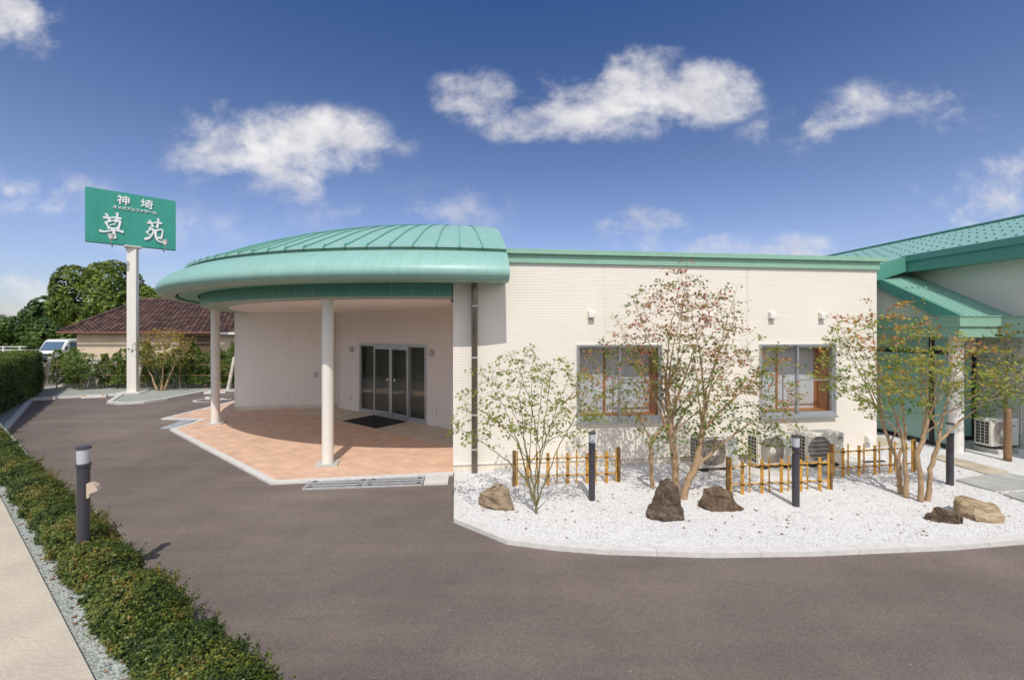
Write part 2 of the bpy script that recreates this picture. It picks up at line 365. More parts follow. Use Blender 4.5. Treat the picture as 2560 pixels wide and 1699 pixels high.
class MB:
    """collects shapes into one mesh; world=True: points are given in world coordinates and moved to the parent's frame"""
    def __init__(s): s.v = []; s.f = []
    def add(s, v, f):
        k = len(s.v); s.v += [tuple(p) for p in v]; s.f += [[i+k for i in q] for q in f]; return s
    def box(s, x0, x1, y0, y1, z0, z1, M4=None):
        v = [(x, y, z) for z in (z0, z1) for (x, y) in ((x0, y0), (x1, y0), (x1, y1), (x0, y1))]
        if M4 is not None: v = [M4 @ Vector(p) for p in v]
        return s.add(v, [(3, 2, 1, 0), (4, 5, 6, 7), (0, 1, 5, 4), (1, 2, 6, 5), (2, 3, 7, 6), (3, 0, 4, 7)])
    def bbox(s, x0, x1, y0, y1, z0, z1, r=.01, n=2, M4=None):
        bm = bmesh.new(); bmesh.ops.create_cube(bm, size=1)
        for v in bm.verts:
            v.co = Vector(((x0+x1)/2+v.co.x*(x1-x0), (y0+y1)/2+v.co.y*(y1-y0), (z0+z1)/2+v.co.z*(z1-z0)))
        bmesh.ops.bevel(bm, geom=bm.edges[:], offset=r, segments=n, affect='EDGES', profile=.5)
        return s.bm(bm, M4)
    def bm(s, bm, M4=None):
        bm.verts.ensure_lookup_table()
        s.add([(M4 @ v.co) if M4 is not None else v.co[:] for v in bm.verts], [[v.index for v in f.verts] for f in bm.faces]); bm.free(); return s
    def prism(s, poly, z0, z1):
        n = len(poly); a = sum(poly[i][0]*poly[(i+1) % n][1]-poly[(i+1) % n][0]*poly[i][1] for i in range(n))
        if a < 0: poly = poly[::-1]
        v = [(x, y, z0) for x, y in poly]+[(x, y, z1) for x, y in poly]
        f = [list(range(n))[::-1], list(range(n, 2*n))]+[(i, (i+1) % n, n+(i+1) % n, n+i) for i in range(n)]
        return s.add(v, f)
    def sheet(s, poly, z):
        n = len(poly); a = sum(poly[i][0]*poly[(i+1) % n][1]-poly[(i+1) % n][0]*poly[i][1] for i in range(n))
        if a < 0: poly = poly[::-1]
        return s.add([(x, y, z) for x, y in poly], [list(range(n))])
    def tube(s, pts, r, n=8, cap=True):
        pts = [Vector(p) for p in pts]; rs = r if isinstance(r, (list, tuple)) else [r]*len(pts)
        k = len(s.v); up = None
        for i, p in enumerate(pts):
            d = (pts[min(i+1, len(pts)-1)]-pts[max(i-1, 0)]).normalized()
            if up is None: up = Vector((0, 0, 1)) if abs(d.z) < .9 else Vector((1, 0, 0))
            a = d.cross(up).normalized(); b = a.cross(d).normalized(); up = b
            for j in range(n):
                t = 2*PI*j/n; s.v.append(tuple(p+a*(rs[i]*math.cos(t))+b*(rs[i]*math.sin(t))))
        for i in range(len(pts)-1):
            for j in range(n):
                q = k+i*n; s.f.append([q+j, q+(j+1) % n, q+n+(j+1) % n, q+n+j])
        if cap: s.f.append([k+j for j in range(n)][::-1]); s.f.append([k+(len(pts)-1)*n+j for j in range(n)])
        return s
    def lathe(s, prof, n=24, cx=0, cy=0, cz=0, M4=None):
        k = len(s.v)
        for (r, z) in prof:
            for j in range(n):
                t = 2*PI*j/n; p = Vector((cx+r*math.cos(t), cy+r*math.sin(t), cz+z)); s.v.append(tuple(M4 @ p if M4 is not None else p))
        for i in range(len(prof)-1):
            for j in range(n):
                q = k+i*n; s.f.append([q+j, q+(j+1) % n, q+n+(j+1) % n, q+n+j])
        s.f.append([k+j for j in range(n)][::-1]); s.f.append([k+(len(prof)-1)*n+j for j in range(n)])
        return s
    def build(s, name, m, parent=None, smooth=False, world=True, sharp=None):
        v = s.v
        if parent is not None and world:
            L = parent.location; v = [(p[0]-L.x, p[1]-L.y, p[2]-L.z) for p in v]
        me = bpy.data.meshes.new(name); me.from_pydata([tuple(p) for p in v], [], s.f); me.update()
        o = link_mesh(name, me, m, parent, smooth)
        if sharp: me.set_sharp_from_angle(angle=math.radians(sharp))
        return o

def build_np(name, V, k, m, parent=None, off=(0, 0, 0)):
    """V: (n, k, 3) faces of k corners each, nothing shared"""
    n = V.shape[0]; me = bpy.data.meshes.new(name); W = (V-np.array(off)).reshape(-1, 3)
    me.vertices.add(n*k); me.vertices.foreach_set('co', W.astype(np.float32).ravel())
    me.loops.add(n*k); me.loops.foreach_set('vertex_index', np.arange(n*k, dtype=np.int32))
    me.polygons.add(n); me.polygons.foreach_set('loop_start', np.arange(0, n*k, k, dtype=np.int32))
    me.update(calc_edges=True); me.validate()
    return link_mesh(name, me, m, parent, False)

def unit(a): return a/np.maximum(np.linalg.norm(a, axis=-1, keepdims=True), 1e-9)
def leaves(P, size, out=None, flat=.5, asp=.55, jit=.35):
    """rhombic leaves at points P, normals leaning along out (n,3)"""
    n = len(P); nrm = rng.normal(size=(n, 3)); nrm[:, 2] += flat
    nrm = unit(nrm)
    if out is not None: nrm = unit(nrm*(1-0.45)+out*.75)
    d = unit(np.cross(nrm, rng.normal(size=(n, 3)))); sd_ = np.cross(nrm, d)
    L = (size*(1+jit*rng.uniform(-1, 1, n)))[:, None]; Wd = L*asp
    return np.stack([P-d*L*.5, P+sd_*Wd*.5-d*L*.05, P+d*L*.5-nrm*L*.1, P-sd_*Wd*.5-d*L*.05], axis=1)

def maple_leaves(P, size, flat=1.2):
    """five-lobed leaves as ten-cornered faces"""
    n = len(P); nrm = rng.normal(size=(n, 3)); nrm[:, 2] += flat; nrm[:, 1] -= .5; nrm = unit(nrm)
    d = unit(np.cross(nrm, rng.normal(size=(n, 3)))); s_ = np.cross(nrm, d)
    L = (size*(1+.4*rng.uniform(-1, 1, n)))[:, None]
    prof = [(-.5, .07), (-.18, .62), (-.02, .26), (.42, .60), (.22, .17), (.78, 0), (.22, -.17), (.42, -.60), (-.02, -.26), (-.18, -.62)]
    out = [P+d*L*a+s_*L*b-nrm*L*(.25*abs(b)+.12*max(a, 0)) for a, b in prof]
    return np.stack(out, axis=1)

def copy_thing(src, loc, rz, label=None, group=None):
    o = src.copy(); C.objects.link(o); o.location = loc; o.rotation_euler = (0, 0, rz)
    if label: o['label'] = label
    if group: o['group'] = group
    for ch in src.children:
        c = ch.copy(); C.objects.link(c); c.parent = o
        for g in ch.children:
            d = g.copy(); C.objects.link(d); d.parent = c
    return o

# the frame of the front wall: s metres along it, o metres out of it towards the lot
AX, AY = -1.04, 7.41
UX, UY = math.cos(math.radians(6.83)), math.sin(math.radians(6.83))
NX, NY = UY, -UX
def W(s, o, z): return (AX+UX*s+NX*o, AY+UY*s+NY*o, z)
def W2(s, o): return W(s, o, 0)[:2]
FRONT = Matrix(((UX, -NX, 0, AX), (UY, -NY, 0, AY), (0, 0, 1, 0), (0, 0, 0, 1)))   # local x = s, local -y = out
ROTF = math.radians(6.83)

def siding(mb, M4, x0, x1, z0, z1, holes=(), pitch=.0475, depth=.0017, yo=0.0, joints=()):
    """ribbed horizontal boards as real relief on the local plane y = yo facing -y"""
    prof = []; z = z0
    while z < z1-1e-6:
        for dz, d in ((0, 0), (.006, depth), (pitch-.012, depth), (pitch-.004, 0)):
            if z+dz < z1: prof.append((z+dz, d))
        z += pitch
    prof.append((z1, 0))
    xs = sorted({x0, x1, *[h[0] for h in holes], *[h[1] for h in holes], *[j for jj in joints for j in (jj-.004, jj+.004)]})
    for a, b in zip(xs[:-1], xs[1:]):
        if a < x0-1e-6 or b > x1+1e-6: continue
        if any(abs((a+b)/2-j) < .004 for j in joints):
            segs = [(z0, z1)]; dd = -.004
        else: segs = [(z0, z1)]; dd = None
        for h in holes:
            if h[0] <= a+1e-6 and b <= h[1]+1e-6:
                segs = [q for s0, s1 in segs for q in ((s0, min(s1, h[2])), (max(s0, h[3]), s1)) if q[1]-q[0] > 1e-6]
        for s0, s1 in segs:
            p = [(s0, None)]+[q for q in prof if s0 < q[0] < s1]+[(s1, None)]
            def dep(z):
                for i in range(len(prof)-1):
                    if prof[i][0] <= z <= prof[i+1][0]:
                        t = (z-prof[i][0])/max(1e-9, prof[i+1][0]-prof[i][0]); return prof[i][1]*(1-t)+prof[i+1][1]*t
                return 0
            pts = [(z, dep(z) if d is None else d) for z, d in p]
            if dd is not None: pts = [(s0, dd), (s1, dd)]
            v = []
            for z, d in pts: v += [M4 @ Vector((a, yo-d, z)), M4 @ Vector((b, yo-d, z))]
            mb.add(v, [(2*i, 2*i+1, 2*i+3, 2*i+2) for i in range(len(pts)-1)])
    return mb

def frame4(p0, p1):
    """matrix whose local x runs from p0 to p1 on the ground, local -y faces right of that (towards the viewer)"""
    d = Vector((p1[0]-p0[0], p1[1]-p0[1])); L = d.length; d /= L
    return Matrix(((d.x, -d.y, 0, p0[0]), (d.y, d.x, 0, p0[1]), (0, 0, 1, 0), (0, 0, 0, 1))), L, math.atan2(d.y, d.x)

# ================================================================== GROUND
MB().sheet([(-400, -300), (400, -300), (400, 600), (-400, 600)], -.03).build('ground', M['earth']).update_tag()
tag(bpy.data.objects['ground'], kind='structure')
o = MB().sheet([(-30, 30), (-30, -20), (40, -20), (40, 30)], 0).build('parking_lot', M['asphalt']); tag(o, kind='structure')

CX, CY = -1.86, 14.5                         # centre of the round canopy
# porch floor
porch = [W2(0, -.0), (-3.92, 6.99), (-8.55, 10.69), (-8.66, 11.95), (-9.88, 12.07), (-9.86, 15.2), (-8.75, 15.2), (-8.75, 13.2), (-5.6, 13.7), (-.9, 10.2)]
o = MB().prism(porch, -.02, .030).build('porch_paving', M['terracotta']); tag(o, kind='structure')
dm, dl, da = frame4((-5.68, 13.7), (-.9, 10.2))
def DW(x, o, z): return dm @ Vector((x, -o, z))
strip = [DW(-1.0, .02, 0)[:2], DW(dl+.9, .02, 0)[:2], DW(dl+.9, 1.18, 0)[:2], DW(-.35, 1.18, 0)[:2]]
o = MB().prism(strip, .0, .034).build('entrance_path', M['beige_tile']); tag(o, kind='structure')

def band(mb, pts, w, z0, z1, side=1, seg=None):
    """kerb of width w laid along a polyline, in blocks of length seg"""
    pts = [Vector((p[0], p[1])) for p in pts]; off = []
    for i, p in enumerate(pts):
        ds = []
        if i > 0: ds.append((p-pts[i-1]).normalized())
        if i < len(pts)-1: ds.append((pts[i+1]-p).normalized())
        ns = [Vector((-d.y, d.x)) for d in ds]; n = sum(ns, Vector((0, 0))); n.normalize()
        off.append(p+n*(w*side/max(.4, n.dot(ns[0]))))
    for i in range(len(pts)-1):
        L = (pts[i+1]-pts[i]).length; k = 1 if not seg else max(1, round(L/seg))
        for j in range(k):
            g = .0025/L if seg else 0
            t0, t1 = j/k+(g if j else 0), (j+1)/k-(g if j < k-1 else 0)
            q = [pts[i].lerp(pts[i+1], t0), pts[i].lerp(pts[i+1], t1), off[i].lerp(off[i+1], t1), off[i].lerp(off[i+1], t0)]
            mb.prism([tuple(x) for x in q], z0, z1)
    return mb
kb = band(MB(), [W2(.0, .0), (-3.92, 6.99), (-8.55, 10.69), (-8.66, 11.95), (-9.88, 12.07), (-9.86, 15.2)], .12, -.05, .036, side=1, seg=.6)
o = kb.build('porch_kerb', M['kerb']); tag(o, kind='structure')

# white gravel garden with its kerb
arc = [W2(.02, .0), (-.765, 5.51), (-.06, 4.94), (.5, 4.80), (1.04, 4.715), (2.2, 4.645), (3.33, 4.675), (5.06, 4.81), (6.02, 4.94), (8.5, 5.35), (14, 6.4)]
bed = arc+[(24, 8.5), (24, 30), (7, 30), W2(8.4, -12), W2(8.4, -.0)]
def gravel_bed():
    o = MB().sheet(bed, .035).build('white_gravel_bed', M['gravel_white']); tag(o, kind='structure')
gravel_bed()
o = band(MB(), arc, .11, -.05, .055, side=1, seg=.62).build('garden_kerb', M['kerb']); tag(o, kind='structure')
# loose stones lying on top of the bed
def pebbles():
    n = 26000; P = np.zeros((n, 3)); P[:, 0] = rng.uniform(-.7, 9.5, n); P[:, 1] = rng.uniform(4.7, 8.3, n)
    keep = np.ones(n, bool)
    for i, (x, y, _) in enumerate(P):
        s = (x-AX)*UX+(y-AY)*UY; oo = (x-AX)*NX+(y-AY)*NY
        ye = np.interp(x, [p[0] for p in arc[1:]], [p[1] for p in arc[1:]])
        keep[i] = y > ye+.15 and (oo > .05 or s > 8.5) and x > -.62+(y-5.5)*-.14
    P = P[keep]; n = len(P); P[:, 2] = .036
    r = rng.uniform(.006, .015, n)[:, None]
    base = np.array([(1, 0, 0), (0, 1, 0), (-1, 0, 0), (0, -1, 0), (0, 0, .7)])
    ang = rng.uniform(0, 6.28, n); c, s_ = np.cos(ang), np.sin(ang)
    B = np.repeat(base[None], n, 0)*rng.uniform(.6, 1.3, (n, 5, 1)); X = B[..., 0]*c[:, None]-B[..., 1]*s_[:, None]; Y = B[..., 0]*s_[:, None]+B[..., 1]*c[:, None]
    B = np.stack([X, Y, B[..., 2]], -1)*r[:, :, None]+P[:, None]
    T = B[:, [[0, 1, 4], [1, 2, 4], [2, 3, 4], [3, 0, 4]]].reshape(-1, 3, 3)
    m = leaf_mat('loose_pebble', [(.02, (.40, .36, .33)), (.16, (.60, .58, .56)), (.6, (.70, .68, .66)), (1, (.76, .74, .73))], trans=0, rough=.9, nscale=9, rnd=.9)
    o = build_np('loose_pebbles', T, 3, m); tag(o, 'loose white pebbles scattered over the gravel garden', 'pebbles', kind='stuff')
pebbles()
def litter():
    n = 260; x = rng.uniform(-.4, 8.5, n); y = rng.uniform(5.0, 7.6, n); ok = y < 7.2+.119*x-.05
    P = np.stack([x, y, np.full(n, .05)], 1)[ok]
    t = rng.uniform(-1.5, 9, 160); w = rng.uniform(.03, .2, 160); Q = np.array([VP(a, b)+(.384,) for a, b in zip(t, w)])
    V = maple_leaves(np.concatenate([P, Q]), .026, flat=8)
    m = leaf_mat('fallen_leaf', [(.1, (.16, .08, .035)), (.5, (.30, .11, .05)), (1, (.42, .22, .08))], trans=.1)
    tag(build_np('fallen_leaves', V, 10, m), 'small brown fallen leaves lying on the gravel', 'fallen leaves', kind='stuff')
# stepping stones right of the garden
def stone(poly, m, label):
    o = MB().prism(poly, .0, .062).build('stepping_stone', m); tag(o, label, 'stepping stone', 'stepping stones in the white gravel')
def G(x, y, z=.05):
    t = (2.5-z)*1050/(y-829); return ((x-1280)*t/1050, t)
def zb(pts): return [G(2200+x/4.125, 1000+y/4.125) for x, y in pts]
stone(zb([(530, 588), (640, 566), (760, 590), (1000, 650), (1325, 738), (1120, 766), (820, 680)]), M['stone_a'], 'long beige stepping stone pointing back to the round column')
stone(zb([(780, 822), (1040, 778), (1310, 754), (1560, 800), (1600, 905), (1190, 938), (960, 880)]), M['stone_b'], 'big grey stepping stone behind the pale boulder')
stone(zb([(1270, 968), (1520, 935), (1800, 980), (1700, 1120), (1480, 1042)]), M['stone_b'], 'grey stepping stone cut by the right edge, nearest the kerb')
stone([W2(8.55, -.55), W2(9.7, -.5), W2(9.75, -1.15), W2(8.6, -1.2)], M['stone_a'], 'beige stepping stone by the wall corner')
stone([W2(8.6, -1.3), W2(9.8, -1.28), W2(9.85, -2.0), W2(8.6, -2.05)], M['stone_a'], 'beige stepping stone farthest back in the passage')

# far parking edge: gravel strip with its kerb line
kerbline = [(-9.5, 7.1), (-13.1, 10.8), (-17.75, 15.44), (-15.75, 16.45), (-14.95, 16.6), (-14.1, 14.75), (-13.1, 14.55), (-12.9, 14.9), (-12.8, 16.0), (-12.75, 17.4), (-11.75, 17.8), (-9.5, 18.3), (-6, 19.0)]
kerbline = [(-9.5, 7.1), (-13.1, 10.8), (-17.75, 15.44), (-15.75, 16.45), (-15.25, 16.5), (-14.05, 14.75), (-13.45, 14.5), (-12.95, 14.75), (-12.75, 15.4), (-12.75, 16.4), (-12.75, 17.3), (-11.75, 17.8), (-9.5, 18.3), (-6, 19.0)]
strip2 = kerbline+[(-6, 19.6), (-20.6, 19.6), (-22, 16), (-12, 6)]
o = MB().sheet(strip2, .045).build('grey_gravel_strip', M['gravel_grey']); tag(o, kind='structure')
o = band(MB(), kerbline, .13, -.02, .075, side=-1, seg=.6).build('parking_kerb', M['kerb']); tag(o, kind='structure')

# raised verge in front (concrete edge, gravel, low hedge)
VD = Vector((-4.05, 2.85)).normalized(); VN = Vector((.575, .818)); V0 = Vector((-2.51, 2.53))
def VP(t, w): p = V0+VD*t+VN*w; return (p.x, p.y)
t0, t1 = -2.4, 14
o = MB().prism([VP(t0, -1.6), VP(t1, -1.6), VP(t1, 0), VP(t0, 0)], -.03, .40).build('roadside_pavement', M['slab']); tag(o, kind='structure')
o = MB().prism([VP(t0, .0), VP(t1, .0), VP(t1, .52), VP(t0, .52)], -.03, .375).build('verge_gravel', M['gravel_grey']); tag(o, kind='structure')
o = band(MB(), [VP(t0, .52), VP(t1, .52)], .07, -.03, .22, side=-1, seg=.6).build('verge_kerb', M['kerb']); tag(o, kind='structure')

litter()
# ================================================================== MAIN BUILDING
b1 = empty('care_home_building', (AX, AY, 0), 'cream clad single storey building with green round entrance canopy', 'building')
Wn1 = (2.233, 3.863, .87, 2.262); Wn2 = (5.844, 7.462, .87, 2.262)
mb = siding(MB(), FRONT, 0, 8.4, .155, 3.745, [Wn1, Wn2], joints=(.17, 2.77, 5.60))
front_wall = mb.build('front_wall', M['siding'], b1)
# inner side wall of the porch and the right-hand side wall
for (p0, p1, nm) in ((W2(0, -3.4), W2(0, 0), 'side_wall'), (W2(8.4, 0), W2(8.4, -12), 'side_wall')):
    m4, L, _ = frame4(p0, p1); siding(MB(), m4, 0, L, .155, 3.745).build(nm, M['siding'], b1)
# backing that closes the wall, with openings, plus plinth
mb = MB()
def wallbox(mb, m4, x0, x1, z0, z1, y0, y1, holes=()):
    xs = sorted({x0, x1, *[h[0] for h in holes], *[h[1] for h in holes]})
    for a, b in zip(xs[:-1], xs[1:]):
        segs = [(z0, z1)]
        for h in holes:
            if h[0] <= a+1e-6 and b <= h[1]+1e-6:
                segs = [q for s0, s1 in segs for q in ((s0, min(s1, h[2])), (max(s0, h[3]), s1)) if q[1]-q[0] > 1e-6]
        for s0, s1 in segs: mb.box(a, b, y0, y1, s0, s1, m4)
    return mb
wallbox(mb, FRONT, .03, 8.37, .15, 3.74, .012, .12, [Wn1, Wn2])
mb.build('wall_core', M['siding'], b1)
mb = MB().box(.0, 8.4, .006, .10, -.02, .150, FRONT); mb.box(.006, .10, .1, 3.4, -.02, .15, FRONT); mb.box(8.3, 8.394, .1, 12, -.02, .15, FRONT)
mb.build('plinth', M['plinth'], b1)
MB().box(-.002, 8.402, -.016, .02, .148, .166, FRONT).build('base_flashing', M['white'], b1)
# parapet fascia and cap
mb = MB().box(-.02, 8.42, -.045, .10, 3.735, 3.90, FRONT); mb.box(8.33, 8.445, .1, 12, 3.735, 3.90, FRONT)
mb.build('parapet_fascia', M['green'], b1)
mb = MB().box(-.04, 8.54, -.10, .22, 3.892, 3.975, FRONT); mb.box(8.33, 8.54, .22, 12, 3.892, 3.975, FRONT)
mb.build('parapet_cap', M['green'], b1)
mb = MB(); mb.prism([W2(.05, -.12), W2(8.35, -.12), W2(8.35, -12), W2(-8, -12), (-8.6, 13.45), (-5.7, 13.85), DW(dl, -.15, 0)[:2]], 3.55, 3.74)
mb.build('flat_roof', M['concrete'], b1)
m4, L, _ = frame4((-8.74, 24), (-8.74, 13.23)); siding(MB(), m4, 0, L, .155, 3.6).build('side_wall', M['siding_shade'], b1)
# left porch wall (siding) and its plinth
lm, ll, la = frame4((-8.74, 13.23), (-5.68, 13.7))
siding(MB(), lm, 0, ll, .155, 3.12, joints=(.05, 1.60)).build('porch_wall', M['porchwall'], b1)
mb = MB().box(.0, ll, .004, .1, -.02, .145, lm); mb.build('plinth', M['plinth'], b1)
MB().box(0, ll, -.014, .02, .143, .160, lm).build('base_flashing', M['white'], b1)
mb = MB().box(ll-.16, ll-.085, -.11, -.035, .03, 3.1, lm); mb.build('downpipe', M['white'], b1)
mb = MB().bbox(2.36, 2.44, -.05, -.009, 1.04, 1.20, .006, 1, lm); mb.build('switch_box', M['alu'], b1)
# tiled door wall: an object in its own frame so the tiles run along it
D0, D1, DZ = 1.19, 4.215, 2.16
mb = wallbox(MB(), Matrix.Identity(4), 0, dl+.4, 0, 3.12, 0, .14, [(D0, D1, 0, DZ)])
dw = mb.build('tiled_wall', M['mosaic'], b1, world=False)
dw.location = (-5.68-AX, 13.7-AY, 0); dw.rotation_euler = (0, 0, da)
# lobby behind the door
mb = MB(); v = [(.3, .16, 0), (5.3, .16, 0), (5.3, 3.3, 0), (.3, 3.3, 0)]
top = [(x, y, 2.7) for x, y, z in v]
mb.add([DW(x, -y, z+.036) for x, y, z in v+top], [(0, 1, 5, 4), (1, 2, 6, 5), (2, 3, 7, 6), (3, 0, 4, 7), (4, 5, 6, 7)])
mb.build('lobby_wall', M['wallpaper'], b1)
MB().add([DW(x, -y, .036) for x, y, z in v], [(0, 1, 2, 3)]).build('lobby_floor', M['stone_b'], b1)
mb = MB().bbox(1.6, 4.1, 2.6, 3.1, .04, 1.0, .02, 2, dm); mb.build('reception_counter', M['wood'], b1)
# entrance door: frame, four glazed leaves
dr = MB()
fr = .055
dr.box(D0, D0+fr, -.02, .09, .036, DZ, dm).box(D1-fr, D1, -.02, .09, .036, DZ, dm).box(D0+fr, D1-fr, -.02, .09, DZ-fr, DZ, dm).box(D0+fr, D1-fr, -.02, .09, .036, .075, dm)
dr.build('door_frame', M['alu'], b1)
xs = [D0+fr, 1.965, 2.755, 3.515, D1-fr]
for i in range(4):
    x0, x1 = xs[i], xs[i+1]; y0, y1 = ((.0, .035) if i in (0, 3) else (-.045, -.01))
    st = .03 if i in (0, 3) else .062
    w = MB(); w.box(x0, x0+st, y0, y1, .076, DZ-fr-.002, dm).box(x1-st, x1, y0, y1, .076, DZ-fr-.002, dm)
    w.box(x0+st, x1-st, y0, y1, DZ-fr-.002-(.03 if i in (0, 3) else .11), DZ-fr-.002, dm).box(x0+st, x1-st, y0, y1, .076, .15 if i in (0, 3) else .19, dm)
    leaf = w.build('door_panel', M['alu'], b1)
    g = MB().box(x0+st, x1-st, (y0+y1)/2-.003, (y0+y1)/2+.003, .15, DZ-fr-.03, dm).build('glass_pane', M['doorglass'], leaf, world=False)
    g.data.transform(Matrix.Translation((-AX, -AY, 0)))
    if i in (1, 2):
        st_ = MB().lathe([(.035, 0), (.035, .0012)], 16, M4=dm @ Matrix.Translation(((x1-.16) if i == 1 else (x0+.16), (y0+y1)/2-.0042, 1.12)) @ Matrix.Rotation(PI/2, 4, 'X')).build('sticker', M['signwhite'], leaf, world=False)
        st_.data.transform(Matrix.Translation((-AX, -AY, 0)))
        h = MB().lathe([(.014, 0), (.014, .004)], 12, M4=dm @ Matrix.Translation(((x1-.1) if i == 1 else (x0+.1), y0-.001, .13)) @ Matrix.Rotation(PI/2, 4, 'X'))
        k = h.build('lock', M['black'], leaf, world=False); k.data.transform(Matrix.Translation((-AX, -AY, 0)))
# wall lamps, outlets
for x in (.80, 4.42):
    M4 = dm @ Matrix.Translation((x, 0, 1.95)) @ Matrix.Rotation(PI/2, 4, 'X')
    w = MB().lathe([(.10, -.001), (.10, .03), (.085, .035)], 24, M4=M4).build('wall_lamp', M['alu'], b1, True, sharp=40)
    w2 = MB().lathe([(.088, .03), (.087, .05), (.075, .08), (.05, .10), (.02, .108), (.001, .109)], 24, M4=M4).build('lamp_globe', M['lens'], w, True, world=False)
    w2.data.transform(Matrix.Translation((-AX, -AY, 0)))
for x, z in ((.70, .44), (4.40, .46), (4.56, .455)):
    MB().bbox(x-.04, x+.04, -.05 if x != 4.40 else -.02, .0, z-.065, z+.065, .008, 1, dm).build('outlet_cover', M['white'], b1)
# vents on the front wall
def vent(s, z):
    m4 = FRONT @ Matrix.Translation((s, 0, z))
    prof = [(-.01, .062), (-.06, .055), (-.085, .028), (-.09, -.02), (-.09, -.062), (-.01, -.062)]
    mb = MB(); n = len(prof)
    mb.add([m4 @ Vector((x, y, zz)) for x in (-.058, .058) for y, zz in prof], [list(range(n)), list(range(n, 2*n))[::-1]]+[(i, n+i, n+(i+1) % n, (i+1) % n) for i in range(n)])
    o = mb.build('vent_hood', M['white'], b1)
    k = MB().box(-.048, .048, -.082, -.02, -.066, -.063, m4).build('vent_mesh', M['acdark'], o, world=False); k.data.transform(Matrix.Translation((-AX, -AY, 0)))
for s, z in ((2.504, 2.82), (4.78, 2.80), (6.096, 2.82), (7.165, 2.82), (8.19, .37)): vent(s, z)
# windows
def window(x0, x1, z0, z1, mid, rail, jamb):
    f = .035
    mb = MB().box(x0, x0+f, -.05, .06, z0, z1, FRONT).box(x1-f, x1, -.05, .06, z0, z1, FRONT).box(x0+f, x1-f, -.05, .06, z1-f, z1, FRONT).box(x0+f, x1-f, -.05, .06, z0, z0+f, FRONT)
    w = mb.build('window', M['alu'], b1)
    def sub(mb, name, m):
        k = mb.build(name, m, w, world=False); k.data.transform(Matrix.Translation((-AX, -AY, 0))); return k
    sub(MB().box(x0-.015, x1+.015, -.075, .0, z0-.045, z0-.001, FRONT), 'sill', M['alu'])
    mb = MB()
    for a, b, y in ((x0+f, mid+.015, .012), (mid-.02, x1-f, -.028)):
        t = .032
        mb.box(a, a+t, y, y+.03, z0+f, z1-f, FRONT).box(b-t, b, y, y+.03, z0+f, z1-f, FRONT)
        mb.box(a+t, b-t, y, y+.03, z1-f-t, z1-f, FRONT).box(a+t, b-t, y, y+.03, z0+f, z0+f+t*1.3, FRONT)
    mb.box(mid+.012, x1-f-.032, -.02, -.002, rail-.012, rail+.012, FRONT)
    sub(mb, 'sash', M['alu'])
    mb = MB().box(x0+f+.032, mid-.017, .024, .029, z0+f+.041, z1-f-.032, FRONT).box(mid+.012, x1-f-.032, -.015, -.010, z0+f+.041, z1-f-.032, FRONT)
    sub(mb, 'glass_pane', M['glass'])
    # inside: wooden lining, paper screens on a wooden sill
    mb = MB().box(x0-.06, x1+.06, .125, .60, z0-.02, z0+.07, FRONT).box(x1-.05, x1+.06, .125, .60, z0+.07, z1, FRONT).box(x0-.06, x0+.03, .125, .6, z0+.07, z1, FRONT)
    mb.box(x1-jamb, x1-.052, .36, .44, z0+.07, z1, FRONT).box(x0+.62, x0+.665, .33, .36, z0+.07, z1, FRONT)
    sub(mb, 'wood_lining', M['wood'])
    mb = MB().box(x0+.03, x0+.62, .34, .35, z0+.07, z1, FRONT).box(x0+.665, x1-jamb, .385, .395, z0+.07, z1, FRONT)
    sub(mb, 'paper_screen', M['paper'])
    mb = MB().box(x0-.06, x1+.06, .125, .6, z1, z1+.05, FRONT).box(x0-.06, x1+.06, .6, .63, z0-.02, z1, FRONT)
    sub(mb, 'window_head', M['wallpaper'])
window(*Wn1, 3.053, 1.56, .06); window(*Wn2, 6.656, 1.56, .10)
# metal downpipe at the front corner
mb = MB(); p0 = W(.375, .10, 0)
mb.tube([(p0[0], p0[1], -.02), (p0[0], p0[1], 3.40)], .055, 20)
dp = mb.build('downpipe', M['pipe'], b1, True, sharp=40)
for z in (.45, 1.05, 2.05, 2.95):
    mb = MB(); mb.lathe([(.0565, -.012), (.06, -.012), (.06, .012), (.0565, .012)], 20, p0[0], p0[1], z); mb.box(.365, .385, -.045, -.002, z-.008, z+.008, FRONT)
    k = mb.build('pipe_clip', M['steel'], dp, world=False); k.data.transform(Matrix.Translation((-AX, -AY, 0)))

# ------------------------------------------------ round canopy
NSEG = 110
ANG0, ANG1 = math.radians(-66), math.radians(-66-250)      # clockwise from the front corner round the left side
CUTP = Vector((-.02, 6.6, 0)); CUTN = Vector((UX, UY, 0))
def sweep(prof, name, m, parent, smooth=True, close=False, a0=ANG0, a1=ANG1, n=NSEG, sharp=32, cut=True, fill=False):
    """turns a profile (r, z) round the canopy centre and trims it on the plane above the front wall"""
    bm = bmesh.new(); rings = []
    for i in range(n+1):
        t = a0+(a1-a0)*i/n
        rings.append([bm.verts.new((CX+r*math.cos(t), CY+r*math.sin(t), z)) for r, z in prof])
    k = len(prof)
    for i in range(n):
        for j in range(k-1 if not close else k):
            bm.faces.new((rings[i][j], rings[i][(j+1) % k], rings[i+1][(j+1) % k], rings[i+1][j]))
    if cut:
        g = bm.verts[:]+bm.edges[:]+bm.faces[:]
        r = bmesh.ops.bisect_plane(bm, geom=g, plane_co=CUTP, plane_no=CUTN, clear_outer=True)
        if fill:
            es = [e for e in r['geom_cut'] if isinstance(e, bmesh.types.BMEdge)]
            if es: bmesh.ops.holes_fill(bm, edges=es, sides=0)
            bmesh.ops.contextual_create(bm, geom=es) if False else None
    bmesh.ops.recalc_face_normals(bm, faces=bm.faces[:])
    o = MB().bm(bm).build(name, m, parent, smooth, sharp=sharp)
    return o
